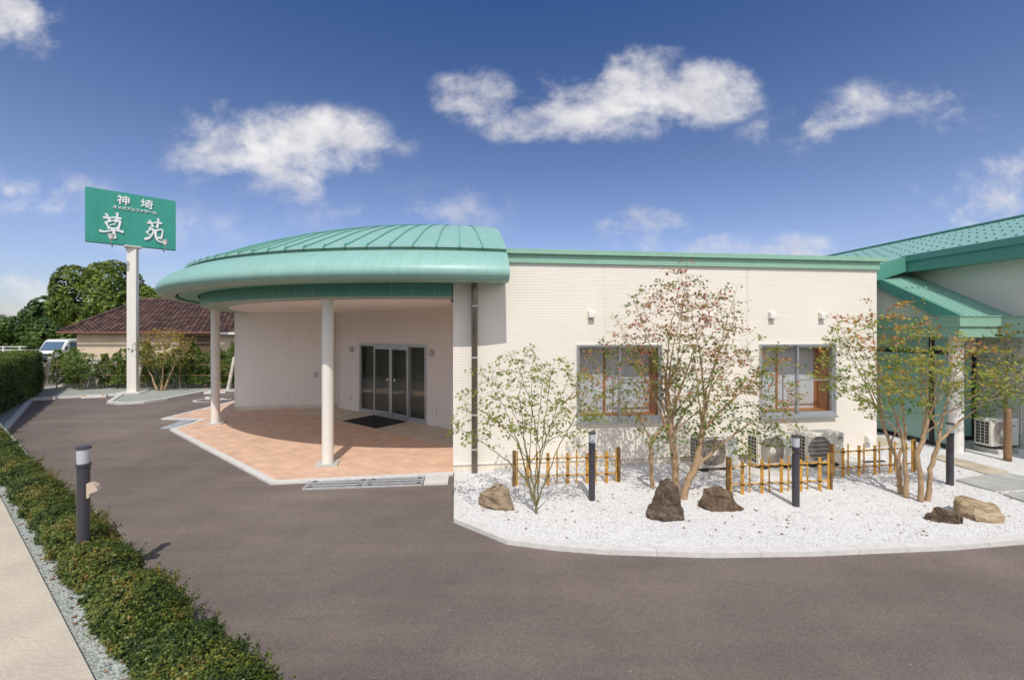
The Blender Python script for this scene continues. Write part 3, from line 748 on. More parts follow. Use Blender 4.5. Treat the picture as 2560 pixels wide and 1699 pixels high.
roof_prof = [(7.45, 3.95), (7.1, 4.115), (6.75, 4.28), (6.3, 4.48), (5.8, 4.665), (5.3, 4.83), (4.8, 4.965), (4.0, 5.11), (3.0, 5.22), (1.5, 5.30), (.05, 5.32)]
canopy_roof = sweep(roof_prof+[(.05, 5.26), (4.0, 5.05), (5.8, 4.60), (7.44, 3.925), (7.45, 3.925)], 'canopy_roof', M['roofgreen'], b1, close=True, fill=True)
mb = MB()
for i in range(64):
    t = math.radians(-79.5-3.0*i)
    if t < ANG1: break
    pts = [Vector((CX+r*math.cos(t), CY+r*math.sin(t), z+.003)) for r, z in [(7.455, 3.945)]+roof_prof[:-1]]
    for a, b in zip(pts[:-1], pts[1:]):
        d = (b-a).normalized(); sx = Vector((-math.sin(t), math.cos(t), 0))*.009; up = sx.cross(d).normalized()*.018
        if up.z < 0: up = -up
        q = [a-sx, a+sx, a+sx+up, a-sx+up, b-sx, b+sx, b+sx+up, b-sx+up]
        mb.add(q, [(0, 1, 2, 3), (4, 7, 6, 5), (0, 4, 5, 1), (1, 5, 6, 2), (2, 6, 7, 3), (3, 7, 4, 0)])
    a = pts[0]; d = (pts[1]-a).normalized(); sx = Vector((-math.sin(t), math.cos(t), 0))*.014
    mb.add([a-sx-d*.02, a+sx-d*.02, a+sx+d*.05, a-sx+d*.05]+[p+Vector((0, 0, .034)) for p in (a-sx-d*.02, a+sx-d*.02, a+sx+d*.05, a-sx+d*.05)], [(3, 2, 1, 0), (4, 5, 6, 7), (0, 1, 5, 4), (1, 2, 6, 5), (2, 3, 7, 6), (3, 0, 4, 7)])
k = mb.build('roof_seam', M['seam'], canopy_roof, world=False); k.data.transform(Matrix.Translation((-AX, -AY, 0)))
lip = [(7.36, 3.70), (7.36, 3.80), (7.47, 3.868), (7.56, 3.835), (7.70, 3.765), (7.82, 3.685), (7.91, 3.60), (7.965, 3.525), (7.985, 3.455), (7.975, 3.40), (7.94, 3.358), (7.88, 3.335), (7.625, 3.325), (7.625, 3.40), (7.36, 3.40)]
sweep(lip, 'canopy_fascia', M['roofgreen'], b1, close=True, fill=True, sharp=38)
sweep([(7.879, 3.3345), (7.879, 3.326), (7.635, 3.316), (7.635, 3.3245)], 'fascia_soffit', M['soffit'], b1, close=True, fill=True)
# thin standing joints on the lip
for i in range(18):
    mb = MB()
    t = math.radians(-77.5-1.95*i)
    if t < ANG1: break
    w = Vector((-math.sin(t), math.cos(t), 0))*.0014
    pts = [Vector((CX+(r+.0018)*math.cos(t), CY+(r+.0018)*math.sin(t), z+(.0018 if z > 3.5 else -.0018))) for r, z in lip[2:13]]
    for a, b in zip(pts[:-1], pts[1:]): mb.add([a-w, a+w, b+w, b-w], [(0, 1, 2, 3)])
    mb.build('fascia_joint', M['seam'], b1)
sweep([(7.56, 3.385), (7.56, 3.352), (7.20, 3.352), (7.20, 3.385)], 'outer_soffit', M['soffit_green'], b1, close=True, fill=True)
sweep([(7.44, 3.845), (7.44, 3.924), (7.42, 3.924), (7.42, 3.845)], 'gutter_shade_strip', M['gutter_shade'], b1, close=True, fill=True)  # dark strip painted as the shade in the eave slot
sweep([(7.63, 3.399), (7.63, 3.392), (7.555, 3.392), (7.555, 3.399)], 'groove_shade_strip', M['dark'], b1, close=True, fill=True)  # dark strip set in the groove in place of its shade
RB = 3.13
A0r = math.radians(-83.5)
ring = sweep([(7.15, 3.40), (7.15, RB), (6.55, RB), (6.55, 3.40)], 'ring_beam', M['green_dark'], b1, close=True, a0=A0r, cut=False)
sweep([(7.145, RB-.001), (7.145, RB-.012), (6.56, RB-.012), (6.56, RB-.001)], 'beam_soffit', M['soffit'], b1, close=True, a0=A0r, cut=False)
for i in range(70):
    t = math.radians(-86-3.0*i); mb = MB(); w = Vector((-math.sin(t), math.cos(t), 0))*.004
    if t < ANG1: break
    p = Vector((CX+7.153*math.cos(t), CY+7.153*math.sin(t), 0))
    mb.add([p-w+Vector((0, 0, RB)), p+w+Vector((0, 0, RB)), p+w+Vector((0, 0, 3.35)), p-w+Vector((0, 0, 3.35))], [(0, 1, 2, 3)])
    k = mb.build('panel_joint', M['green'], ring, world=False); k.data.transform(Matrix.Translation((-AX, -AY, 0)))
# ceiling inside the ring
o = sweep([(6.56, 3.115), (6.56, 3.13), (.05, 3.13), (.05, 3.115)], 'porch_ceiling', M['ceiling'], b1, close=True, a0=math.radians(-84), cut=False, sharp=30)
for (x, y) in ((-2.2, 9.0), (-3.8, 9.3), (-5.4, 10.4), (-6.6, 12.0), (-2.6, 10.3), (-4.2, 11.3), (-1.6, 9.9)):
    w = MB().lathe([(.075, 0), (.075, -.006), (.06, -.008)], 20, x, y, 3.1145); w.build('downlight', M['white'], b1)
# columns
for (x, y) in ((-3.44, 7.84), (-7.98, 11.3)):
    c = MB().lathe([(.103, .05), (.103, 3.12)], 32, x, y, 0).build('column', M['white'], b1, True, sharp=40)
    q = MB().box(-.19, .19, -.19, .19, .03, .058, Matrix.Translation((x, y, 0)) @ Matrix.Rotation(da+PI/4+.1, 4, 'Z')).build('base_plate', M['concrete'], c, world=False)
    q.data.transform(Matrix.Translation((-AX, -AY, 0)))
# little mast on the flat roof
mb = MB().tube([W(5.2, -1.2, 3.72), W(5.2, -1.2, 4.22)], .008, 6); mb.lathe([(.03, -.04), (.035, .0), (.0, .02)], 8, *W(5.2, -1.2, 4.22)); mb.build('roof_mast', M['black'], b1)

# door mat
mt = MB().box(2.05, 3.55, -1.10, -.10, .035, .047, dm)
tag(mt.build('door_mat', M['rubber']), 'black rubber mat in front of the glass entrance', 'door mat')
# drain grates
def grate(name, p0, p1, w, label, n, solid=False):
    m4, L, a = frame4(p0, p1); o = empty(name, (p0[0], p0[1], 0), label, 'drain grate', rz=a)
    I = Matrix.Identity(4); mb = MB()
    mb.box(0, L, 0, .02, .0, .028).box(0, L, w-.02, w, .0, .028).box(0, .02, .02, w-.02, 0, .028).box(L-.02, L, .02, w-.02, 0, .028)
    for k in range(1, n): mb.box(L*k/n-.012, L*k/n+.012, .02, w-.02, 0, .028)
    mb.build('frame', M['steel'], o, world=False)
    mb = MB()
    if solid: mb.box(.022, L-.022, .022, w-.022, .01, .026)
    else:
        for r in (1/3, 2/3): mb.box(.02, L-.02, w*r-.012, w*r+.012, .012, .027)
        for i in range(int(L/.022)): mb.box(.022*i+.02, .022*i+.027, .021, w-.021, .004, .022)
    mb.build('bars', M['steel'], o, world=False)
    MB().box(.01, L-.01, .01, w-.01, .001, .004).build('pit', M['dark'], o, world=False)
    if not solid:
        for i in range(n):
            for x in (L*i/n+.06, L*(i+1)/n-.1):
                for y in (.045, w-.075): MB().box(x, x+.07, y, y+.03, .028, .031).build('catch', M['black'], o, world=False)
grate('drain_grate', (-3.32, 6.64), (-1.46, 6.83), .36, 'long slotted steel drain grate along the front porch kerb', 2)
grate('drain_grate', (-8.72, 10.88), (-8.92, 11.93), .34, 'short plain steel drain cover left of the far porch column', 1, True)
m4, L, a = frame4((-1.44, 6.835), (-1.05, 6.875))
o = MB().box(0, L, 0, .40, -.02, .030, m4).build('kerb_block', M['concrete_light']); tag(o, kind='structure')

# ================================================================== RIGHT-HAND WING
b2 = empty('entrance_wing', W(10.3, 0, 0), 'cream wing with sloping green roofs and teal glass entrance at the right', 'building')
def wb(name, m, *boxes, smooth=False):
    mb = MB()
    for b in boxes: mb.box(*b, FRONT)
    return mb.build(name, m, b2)
# lower canopy fascia, two tiers (local y = -o)
wb('canopy_fascia', M['green'], (9.93, 24, -.29, -.19, 2.61, 2.80), (9.93, 10.03, -.19, 6, 2.61, 2.80))
wb('canopy_fascia', M['green'], (9.97, 24, -.25, -.15, 2.39, 2.606), (9.97, 10.07, -.15, 6, 2.39, 2.606))
wb('canopy_cap', M['green'], (9.915, 24, -.305, -.20, 2.801, 2.825), (9.915, 10.02, -.20, 6, 2.801, 2.825))
wb('canopy_soffit', M['soffit'], (10.07, 24, -.15, 6, 2.40, 2.42))
wb('canopy_deck', M['green'], (10.03, 24, -.19, 6, 2.74, 2.79))
cpos = W(10.31, -.055, 0)
MB().lathe([(.115, 0), (.115, 2.41)], 28, cpos[0], cpos[1], 0).build('column', M['white'], b2, True, sharp=40)
# glazed side wall (plane s=10.36) and glazed front (o=-.8)
SW = Matrix(((-NX, UX, 0, W(10.36, 0, 0)[0]), (-NY, UY, 0, W(10.36, 0, 0)[1]), (0, 0, 1, 0), (0, 0, 0, 1)))   # x = depth, y = s-10.36
M['tealglass'] = mat('frosted_teal_glass', (.30, .50, .44), .18, spec=.7, var=.08, vscale=.8)
mb = MB()
for (d0, d1) in ((.0, .50), (.58, 1.86), (1.95, 3.3), (3.4, 5)): mb.box(d0, d1, .0, .01, .12, 2.02, SW); mb.box(d0, d1, .0, .01, 2.10, 2.40, SW)
mb.build('glass_wall', M['tealglass'], b2)
mb = MB()
for d in (-.03, .50, 1.86, 3.3, 5): mb.box(d, d+.085, -.03, .05, .0, 2.40, SW)
mb.box(.055, 5, -.025, .045, 2.02, 2.10, SW); mb.box(.055, 5, -.025, .045, .0, .12, SW)
mb.build('black_frame', M['black'], b2)
wb('glass_wall', M['tealglass'], (10.45, 11.72, .80, .81, .12, 2.0))
wb('black_frame', M['black'], (11.72, 11.80, .77, .84, 0, 2.06), (10.42, 11.72, .77, .84, 2.0, 2.06), (10.42, 11.72, .77, .84, .0, .12))
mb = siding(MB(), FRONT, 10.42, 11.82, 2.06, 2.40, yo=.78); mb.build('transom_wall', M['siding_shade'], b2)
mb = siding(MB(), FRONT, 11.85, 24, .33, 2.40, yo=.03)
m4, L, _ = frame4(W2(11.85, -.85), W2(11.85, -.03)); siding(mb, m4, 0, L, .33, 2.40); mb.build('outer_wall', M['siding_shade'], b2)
wb('plinth', M['concrete'], (11.86, 24, .04, .2, -.02, .33), (11.86, 12.0, .2, .85, -.02, .33))
wb('lobby_wall', M['wallpaper'], (10.5, 24, 3.5, 3.6, 0, 2.4), (10.47, 11.8, .90, .95, .1, 2.4))
mb = MB(); q = W(11.80, .07, 0); mb.tube([(q[0], q[1], 0), (q[0], q[1], 2.30), W(11.80, .0, 2.39)], .04, 12); mb.build('downpipe', M['white'], b2, True, sharp=40)
# pent roof
def pr(s, o): return W(s, o, 2.83+.573*(.1-o))
mb = MB(); th = Vector((0, 0, -.05))
q = [Vector(pr(10.2, .12)), Vector(pr(11.42, .12)), Vector(pr(11.42, -2.0)), Vector(pr(10.2, -2.0))]
mb.add(q+[p+th for p in q], [(0, 1, 2, 3), (7, 6, 5, 4), (0, 4, 5, 1), (1, 5, 6, 2), (2, 6, 7, 3), (3, 7, 4, 0)])
pent = mb.build('pent_roof', M['roofgreen'], b2)
mb = MB()
for i in range(8):
    s = 10.3+i*.155; a, b = Vector(pr(s, .11)), Vector(pr(s, -2.0)); w = Vector((UX, UY, 0))*.014; up = Vector((0, 0, .028))
    mb.add([a-w, a+w, a+w*.6+up, a-w*.6+up, b-w, b+w, b+w*.6+up, b-w*.6+up], [(0, 1, 2, 3), (4, 7, 6, 5), (1, 5, 6, 2), (2, 6, 7, 3), (3, 7, 4, 0)])
for s in (10.35, 10.5, 10.66, 10.82): 
    p = Vector(pr(s, -1.05)); mb.box(-.02, .02, -.02, .02, 0, .06, Matrix.Translation(p))
k = mb.build('roof_seam', M['green'], pent, world=False); k.data.transform(Matrix.Translation(-b2.location))
mb = MB(); q = [Vector(pr(10.13, .13)), Vector(pr(10.195, .13)), Vector(pr(10.195, -2.0)), Vector(pr(10.13, -2.0))]
mb.add([p+Vector((0, 0, .03)) for p in q]+[p+Vector((0, 0, -.22)) for p in q], [(0, 1, 2, 3), (7, 6, 5, 4), (0, 4, 5, 1), (1, 5, 6, 2), (2, 6, 7, 3), (3, 7, 4, 0)])
mb.build('verge_board', M['green_dark'], b2)
mb = MB(); q = [Vector(pr(10.1, -1.98)), Vector(pr(11.42, -1.98)), Vector(pr(11.42, -2.22)), Vector(pr(10.1, -2.22))]
mb.add([p+Vector((0, 0, .06)) for p in q]+[p+Vector((0, 0, -.1)) for p in q], [(0, 1, 2, 3), (7, 6, 5, 4), (0, 4, 5, 1), (1, 5, 6, 2), (2, 6, 7, 3), (3, 7, 4, 0)])
mb.build('ridge_flashing', M['green'], b2)
# gable triangle under the verge, plane s=10.28 facing left
m4, L, _ = frame4(W2(10.28, -4.0), W2(10.28, .0))
mb = MB(); z = 2.82
while z < 4.0:
    oo = .1-(z+.15-2.83)/.573          # where the roof underside meets this height
    x1 = min(L, 4.0+oo); 
    if x1 > .05: siding(mb, m4, 0, x1, z, z+.0475)
    z += .0475
mb.build('gable_wall', M['siding_shade'], b2)
# upper block: side wall at s=11.42, eave fascia at s=10.9, big roof
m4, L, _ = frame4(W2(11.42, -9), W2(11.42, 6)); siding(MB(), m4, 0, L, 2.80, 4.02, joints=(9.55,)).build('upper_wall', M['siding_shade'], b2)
def RZ(s): return 4.33+.3*(s-10.9)
def slab(mb, quad, dz0, dz1):
    q = [Vector(p) for p in quad]; mb.add([p+Vector((0, 0, dz1)) for p in q]+[p+Vector((0, 0, dz0)) for p in q], [(0, 1, 2, 3), (7, 6, 5, 4), (0, 4, 5, 1), (1, 5, 6, 2), (2, 6, 7, 3), (3, 7, 4, 0)])
mb = MB()
slab(mb, [W(10.9, 5, RZ(10.9)), W(15, 5, RZ(15)), W(15, -1.6, RZ(15)), W(10.9, -1.6, RZ(10.9))], -.06, 0)
slab(mb, [W(8.75, -1.601, RZ(8.75)), W(15, -1.601, RZ(15)), W(15, -9, RZ(15)), W(8.75, -9, RZ(8.75))], -.06, 0)
slab(mb, [W(15, 5, RZ(15)), W(19, 5, 4.3), W(19, -9, 4.3), W(15, -9, RZ(15))], -.06, 0)
up_roof = mb.build('upper_roof', M['roofgreen'], b2)
mb = MB(); slab(mb, [W(14.92, 5, RZ(15)), W(15.08, 5, RZ(15)), W(15.08, -9, RZ(15)), W(14.92, -9, RZ(15))], 0, .05)
k = mb.build('ridge_cap', M['green_dark'], up_roof, world=False); k.data.transform(Matrix.Translation(-b2.location))
rest = MB(); cnt_g = 0
for i in range(9):
    for j in range(30):
        sg_ = 11.2+i*.45; oo = 3.2-j*.32-(i % 2)*.16
        p = Vector(W(sg_, oo, RZ(sg_))); one = MB() if (cnt_g < 100 and -5 < oo < .9) else rest; cnt_g += one is not rest
        one.box(-.008, .008, -.022, .022, 0, .03, Matrix.Translation(p) @ Matrix.Rotation(ROTF, 4, 'Z'))
        if one is not rest: k = one.build('snow_guard', M['seam'], up_roof, world=False); k.data.transform(Matrix.Translation(-b2.location))
k = rest.build('snow_guards', M['seam'], up_roof, world=False); k.data.transform(Matrix.Translation(-b2.location)); k['kind'] = 'stuff'
wb('eave_gutter', M['green_dark'], (10.84, 10.93, -5, 1.6, 4.20, 4.345))
wb('eave_board', M['green_dark'], (10.90, 10.98, -5, 1.6, 3.95, 4.20))
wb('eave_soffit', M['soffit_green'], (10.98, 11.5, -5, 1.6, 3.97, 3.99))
mb = MB(); slab(mb, [W(8.6, -1.5, RZ(8.6)), W(10.9, -1.5, RZ(10.9)), W(10.9, -1.6, RZ(10.9)), W(8.6, -1.6, RZ(8.6))], -.36, .012)
mb.build('rake_board', M['green_dark'], b2)

# ================================================================== GARDEN THINGS
# --- air conditioners
def make_ac(label, grid=False):
    t = empty('air_conditioner', (0, 0, 0), label, 'air conditioner', 'outdoor air conditioner units')
    w, d, h = .74, .28, .545; z0 = .05
    mb = MB().bbox(0, w, 0, d, z0, z0+h, .014, 2); mb.build('casing', M['acwhite'], t, True, sharp=40)
    mb = MB().box(-.003, 0, .03, d-.03, z0+.05, z0+h-.05); g = mb.build('side_grille', M['acdark'], t)
    mb = MB()
    for i in range(8): mb.box(-.012, -.003, .03, d-.03, z0+.05+i*.063-.004, z0+.05+i*.063+.004)
    for y in (.03, .10, .17, d-.03): mb.box(-.011, -.003, y-.004, y+.004, z0+.046, z0+h-.046)
    mb.build('grille_bars', M['acwhite'], g)
    cx, cz, R = .265 if not grid else .24, z0+h*.5, .225
    rr = []
    for i in range(48):
        a = 2*PI*i/48; c_, s_ = math.cos(a), math.sin(a); e = 2.0 if grid else 3.4
        k = (abs(c_)**e+abs(s_)**e)**(-1/e); rr.append((cx+R*k*c_, cz+R*k*s_))
    def ringsh(mb, f0, f1, y0, y1):
        n = 48; a = [(cx+(x-cx)*f0, y0, cz+(z-cz)*f0) for x, z in rr]; b = [(cx+(x-cx)*f1, y1, cz+(z-cz)*f1) for x, z in rr]
        mb.add(a+b, [(i, (i+1) % n, n+(i+1) % n, n+i) for i in range(n)])
    mb = MB(); mb.add([(x, -.0015, z) for x, z in rr], [list(range(48))[::-1]]); fan = mb.build('fan_opening', M['acfan'] if not grid else M['acdark'], t)
    mb = MB(); ringsh(mb, 1.0, 1.0, -.002, -.014); ringsh(mb, 1.0, 1.06, -.014, -.014); ringsh(mb, 1.06, 1.06, -.014, -.001)
    if not grid:
        for i in range(34):
            a = 2*PI*i/34; b = a+.16
            e = 3.4; k = (abs(math.cos(b))**e+abs(math.sin(b))**e)**(-1/e)*R*1.01
            mb.tube([(cx+.05*math.cos(a), -.017, cz+.05*math.sin(a)), (cx+k*math.cos(b), -.012, cz+k*math.sin(b))], .0026, 5)
        mb.lathe([(.058, 0), (.056, .012), (.03, .017), (.001, .017)], 24, M4=Matrix.Translation((cx, -.01, cz)) @ Matrix.Rotation(PI/2, 4, 'X'))
    else:
        for i in range(7): mb.box(cx-.235, cx+.235, -.022, -.018, cz-.225+i*.075-.003, cz-.225+i*.075+.003)
        for i in range(22): mb.box(cx-.23+i*.0219-.0012, cx-.23+i*.0219+.0012, -.018, -.015, cz-.225, cz+.225)
    mb.build('fan_guard', M['acwhite'], fan)
    mb = MB().box(.535, w-.016, -.004, -.0005, z0+.03, z0+h-.03); mb.build('service_panel', M['acgrey'] if not grid else M['acwhite'], t)
    if grid: MB().box(w-.16, w-.02, -.008, -.0045, z0+h-.14, z0+h-.05).build('badge', M['acgrey'], t); MB().box(w-.13, w-.05, -.010, -.0085, z0+h-.105, z0+h-.085).build('badge', M['acdark'], t)
    else: MB().box(w-.19, w-.11, -.007, -.0045, z0+h-.155, z0+h-.137).build('badge', M['acdark'], t)
    for x in (.12, .56): MB().box(x-.05, x+.05, -.03, d+.03, .012, .05).build('foot', M['black'], t)
    return t
pz = .085
ac1 = make_ac('air conditioner behind the tall maple trunks, left of the three by the wall')
ac1.location = W(4.22, .66, pz); ac1.rotation_euler = (0, 0, ROTF)
copy_thing(ac1, W(5.33, .66, pz), ROTF, 'middle air conditioner, round fan guard, behind the bamboo fence')
ac3 = make_ac('square grid fan air conditioner by the wall behind the middle bollard', True)
ac3.location = W(6.27, .66, pz); ac3.rotation_euler = (0, 0, ROTF)
copy_thing(ac1, W(10.76, .22, .13), math.radians(11), 'air conditioner at far right beside the round column')
o = MB().box(4.0, 7.25, -.90, -.05, -.02, .082, FRONT).build('equipment_slab', M['concrete_light'])
tag(o, 'low concrete slab along the wall under three air conditioners', 'concrete slab')
for s in (10.88, 11.35): 
    o = MB().bbox(s-.07, s+.07, -.30, .12, .02, .128, .008, 1, FRONT).build('concrete_block', M['concrete'])
    tag(o, 'concrete block under the %s end of the far right air conditioner' % ('left' if s < 11.0 else 'right'), 'concrete block', 'blocks under the right air conditioner')
o = MB().bbox(7.7, 8.15, -.42, -.34, .036, .05, .004, 1, FRONT).build('drain_cover', M['black']); tag(o, 'small dark drain cover behind the right bamboo fence', 'drain cover')

# --- bollard lamps
def make_bollard(label):
    t = empty('bollard_lamp', (0, 0, 0), label, 'bollard lamp', 'charcoal bollard lamps')
    MB().lathe([(.047, -.03), (.047, .775)], 28).build('post', M['bollard'], t, True, sharp=40)
    MB().lathe([(.049, .776), (.049, .80), (.046, .802), (.046, .815), (.053, .817), (.055, .826), (.055, .84), (.052, .846)], 28).build('collar', M['bollard'], t, True, sharp=40)
    MB().lathe([(.046, .8465), (.049, .98)], 28).build('lens', M['lens'], t, True, sharp=40)
    MB().lathe([(.056, .9805), (.057, .988), (.054, 1.0), (.0, 1.004)], 28).build('cap', M['bollard'], t, True, sharp=40)
    return t
bl = make_bollard('charcoal bollard lamp in the gravel in front of the left bamboo fence'); bl.location = (1.172, 6.16, .03)
copy_thing(bl, (4.02, 5.95, .03), .5, 'charcoal bollard lamp before the middle bamboo fence and air conditioners')
copy_thing(bl, (7.07, 6.78, .03), 1., 'charcoal bollard lamp right of the rightmost maple, near the stepping stones')
bl4 = copy_thing(bl, (-4.0, 3.92, .43), 0, 'charcoal bollard lamp rising out of the low hedge, with outlet box')
m4 = Matrix.Translation((.047, 0, .62)) @ Matrix.Rotation(.35, 4, 'Z')
prof = [(0, -.09), (.018, -.09), (.022, -.055), (.085, -.03), (.07, .01), (.04, .035), (.0, .042)]
mb = MB(); n = len(prof); mb.add([m4 @ Vector((x, y, z)) for y in (-.035, .035) for x, z in prof], [list(range(n)), list(range(n, 2*n))[::-1]]+[(i, n+i, n+(i+1) % n, (i+1) % n) for i in range(n)])
mb.build('outlet_box', mat('beige_plastic', (.58, .47, .36), .5), bl4, world=False)

# --- bamboo fences
def make_fence(label, Lf=1.80):
    t = empty('bamboo_fence', (0, 0, 0), label, 'bamboo fence', 'low bamboo lattice fences')
    H = .56
    def pole(x, y, r, h, nm='upright', m='bamboo'):
        mb = MB(); z = 0; pts = []; rs = []
        mb.tube([(x, y, 0), (x, y, h*.46), (x, y, h*.47), (x, y, h*.48), (x, y, h)], [r, r, r*1.1, r, r*.97], 10)
        return mb.build(nm, M[m], t, True, sharp=50)
    pole(.035, 0, .029, H+.01, 'end_post', 'bamboo_post'); pole(.083, -.004, .015, H+.005)
    pole(Lf-.03, 0, .027, H+.01, 'end_post', 'bamboo_post'); pole(Lf-.076, -.004, .015, H+.005)
    n = 9; xs = [.09+(Lf-.175)*(i+1)/(n+1) for i in range(n)]
    for z in (.15, .425):
        mb = MB()
        mb.tube([(.10, 0, z)]+[(Lf*k/8, .001*(k % 2), z) for k in range(1, 8)]+[(Lf-.09, 0, z)], .0115, 8); mb.build('rail', M['bamboo'], t, True, sharp=50)
    for i, x in enumerate(xs):
        dbl = i % 2 == 0
        h = .50+.012*((i*7) % 3)+(.0 if dbl else .03); r = .0125 if dbl else .0115
        if dbl: pole(x-.0125, -.026, r, h, 'upright'); pole(x+.0135, -.027, r, h-.004, 'upright')
        else: pole(x, .025, r, h)
        for z in (.15, .425):
            mb = MB()
            y = -.026 if dbl else .025; hw = .028 if dbl else .014
            mb.box(x-hw, x+hw, min(y, 0)-.020 if dbl else -.015, max(y, 0)+.016, z-.007, z+.007)
            mb.tube([(x+hw*.8, y-.02, z), (x+hw+.016, y-.028, z-.016), (x+hw+.018, y-.024, z-.035)], .004, 5)
            mb.build('cord_knot', M['cord'], t)
    return t
f1 = make_fence('bamboo fence behind the small green maple, nearest the downpipe')
f1.location = (.0, 6.72, .03); f1.rotation_euler = (0, 0, math.atan2(.20, 1.8))
copy_thing(f1, (3.24, 6.37, .03), math.atan2(.22, 1.8), 'bamboo fence in front of the air conditioners, between two bollards')
copy_thing(f1, (5.38, 7.13, .03), math.atan2(.32, 1.8), 'bamboo fence set back behind the rightmost maple')

# --- rocks
def rock(name, pts, seed, amp, m, label, lv=3):
    c = Vector((sum(p[0] for p in pts)/len(pts), sum(p[1] for p in pts)/len(pts), 0))
    bm = bmesh.new()
    for p in pts: bm.verts.new(Vector(p)-c)
    r = bmesh.ops.convex_hull(bm, input=bm.verts[:])
    bmesh.ops.delete(bm, geom=[v for v in bm.verts if not v.link_faces], context='VERTS')
    bmesh.ops.triangulate(bm, faces=bm.faces[:])
    for k in range(lv):
        bmesh.ops.subdivide_edges(bm, edges=bm.edges[:], cuts=1, use_grid_fill=True)
        bmesh.ops.triangulate(bm, faces=bm.faces[:])
        if k == 0: bmesh.ops.smooth_vert(bm, verts=bm.verts[:], factor=.22, use_axis_x=True, use_axis_y=True, use_axis_z=True)
    bm.normal_update()
    for v in bm.verts:
        q = v.co*3.2+Vector((seed*7.1, seed*3.3, seed))
        d = mnoise.fractal(q, 1.0, 2.0, 5)*amp+mnoise.fractal(Vector((q.x*.8+q.z*2.2, q.y*.8+q.z*1.3, q.z*3.0))*1.7, 1., 2., 4)*amp*.45
        v.co += v.normal*(d*1.25-abs(mnoise.noise(q*2.6))*amp*.8)
    o = MB().bm(bm).build(name, m, None, True, sharp=28); o.location = c
    tag(o, label, 'rock', 'garden rocks on the white gravel')
    return o
M['rock1'] = rock_mat('tan_grey_rock', (.13, .11, .08), (.30, .22, .145), (.42, .33, .23), 7)
M['rock2'] = rock_mat('dark_brown_rock', (.045, .035, .028), (.12, .085, .063), (.22, .165, .12), 7)
M['rock3'] = rock_mat('brown_rock', (.04, .028, .02), (.13, .085, .055), (.24, .165, .11), 5, (2.5, 1, 1))
M['rock4'] = rock_mat('black_brown_rock', (.02, .016, .013), (.075, .052, .036), (.30, .19, .11), 6, (3, 1, 1))
M['rock5'] = rock_mat('golden_rock', (.15, .10, .055), (.38, .285, .175), (.60, .49, .34), 5, (1, 2.6, 2.6))
def rk(x, y, pts): k = {5.62: .84, 6.22: .92}.get(x, 1); return [(x+a*k, y+b*k, c) for a, b, c in pts]
rock('garden_rock', rk(-.20, 5.88, [(-.26, .12, .02), (-.27, .10, .22), (-.10, .14, .33), (.02, .10, .36), (.10, .02, .30), (.27, -.12, .03), (.18, -.16, .0), (.05, -.10, -.02), (-.15, -.02, 0), (.24, .08, 0), (.20, .02, .15), (-.05, -.06, .22), (-.20, 0, .16)]), 1, .045, M['rock1'], 'tan slanting rock at left near the downpipe')
rock('garden_rock', rk(2.05, 5.62, [(-.29, .05, -.02), (-.28, -.08, .10), (-.18, -.16, 0), (.28, -.10, -.02), (.29, .06, .06), (.2, .2, 0), (-.2, .2, 0), (-.16, 0, .26), (-.07, 0, .52), (.02, -.02, .58), (.11, .02, .50), (.18, 0, .30), (.05, -.18, .12), (-.06, -.12, .33), (.12, -.11, .26)]), 2, .06, M['rock2'], 'tall dark peaked rock at the foot of the big maple')
rock('garden_rock', rk(2.93, 5.88, [(-.30, .05, .0), (-.29, .02, .17), (-.22, .10, .31), (.05, .10, .32), (.17, .02, .26), (.30, -.06, .02), (.24, -.14, 0), (-.1, -.15, 0), (-.26, -.08, .04), (.05, .22, 0), (.26, .12, 0), (-.14, -.07, .26), (.10, -.08, .22)]), 3, .035, M['rock3'], 'brown flat topped rock beside the middle bamboo fence')
rock('garden_rock', rk(5.62, 5.47, [(-.24, .08, .0), (-.20, .06, .13), (-.05, .12, .19), (.10, .06, .17), (.22, -.06, .12), (.24, -.14, .0), (.1, -.14, 0), (-.12, -.06, .02), (.2, .08, 0), (-.1, .16, 0)]), 4, .05, M['rock4'], 'small dark rock lying left of the golden boulder')
rock('garden_rock', rk(6.22, 5.52, [(-.27, .10, .0), (-.26, .08, .20), (-.20, .28, .27), (-.05, .30, .28), (.22, .12, .24), (.31, .10, .16), (.31, .05, 0), (.10, -.10, .20), (.13, -.14, 0), (-.22, -.06, .20), (-.23, -.08, 0), (-.05, -.16, 0), (.2, .3, 0), (-.2, .3, 0)]), 5, .03, M['rock5'], 'golden flat topped boulder, largest at the right of the garden')

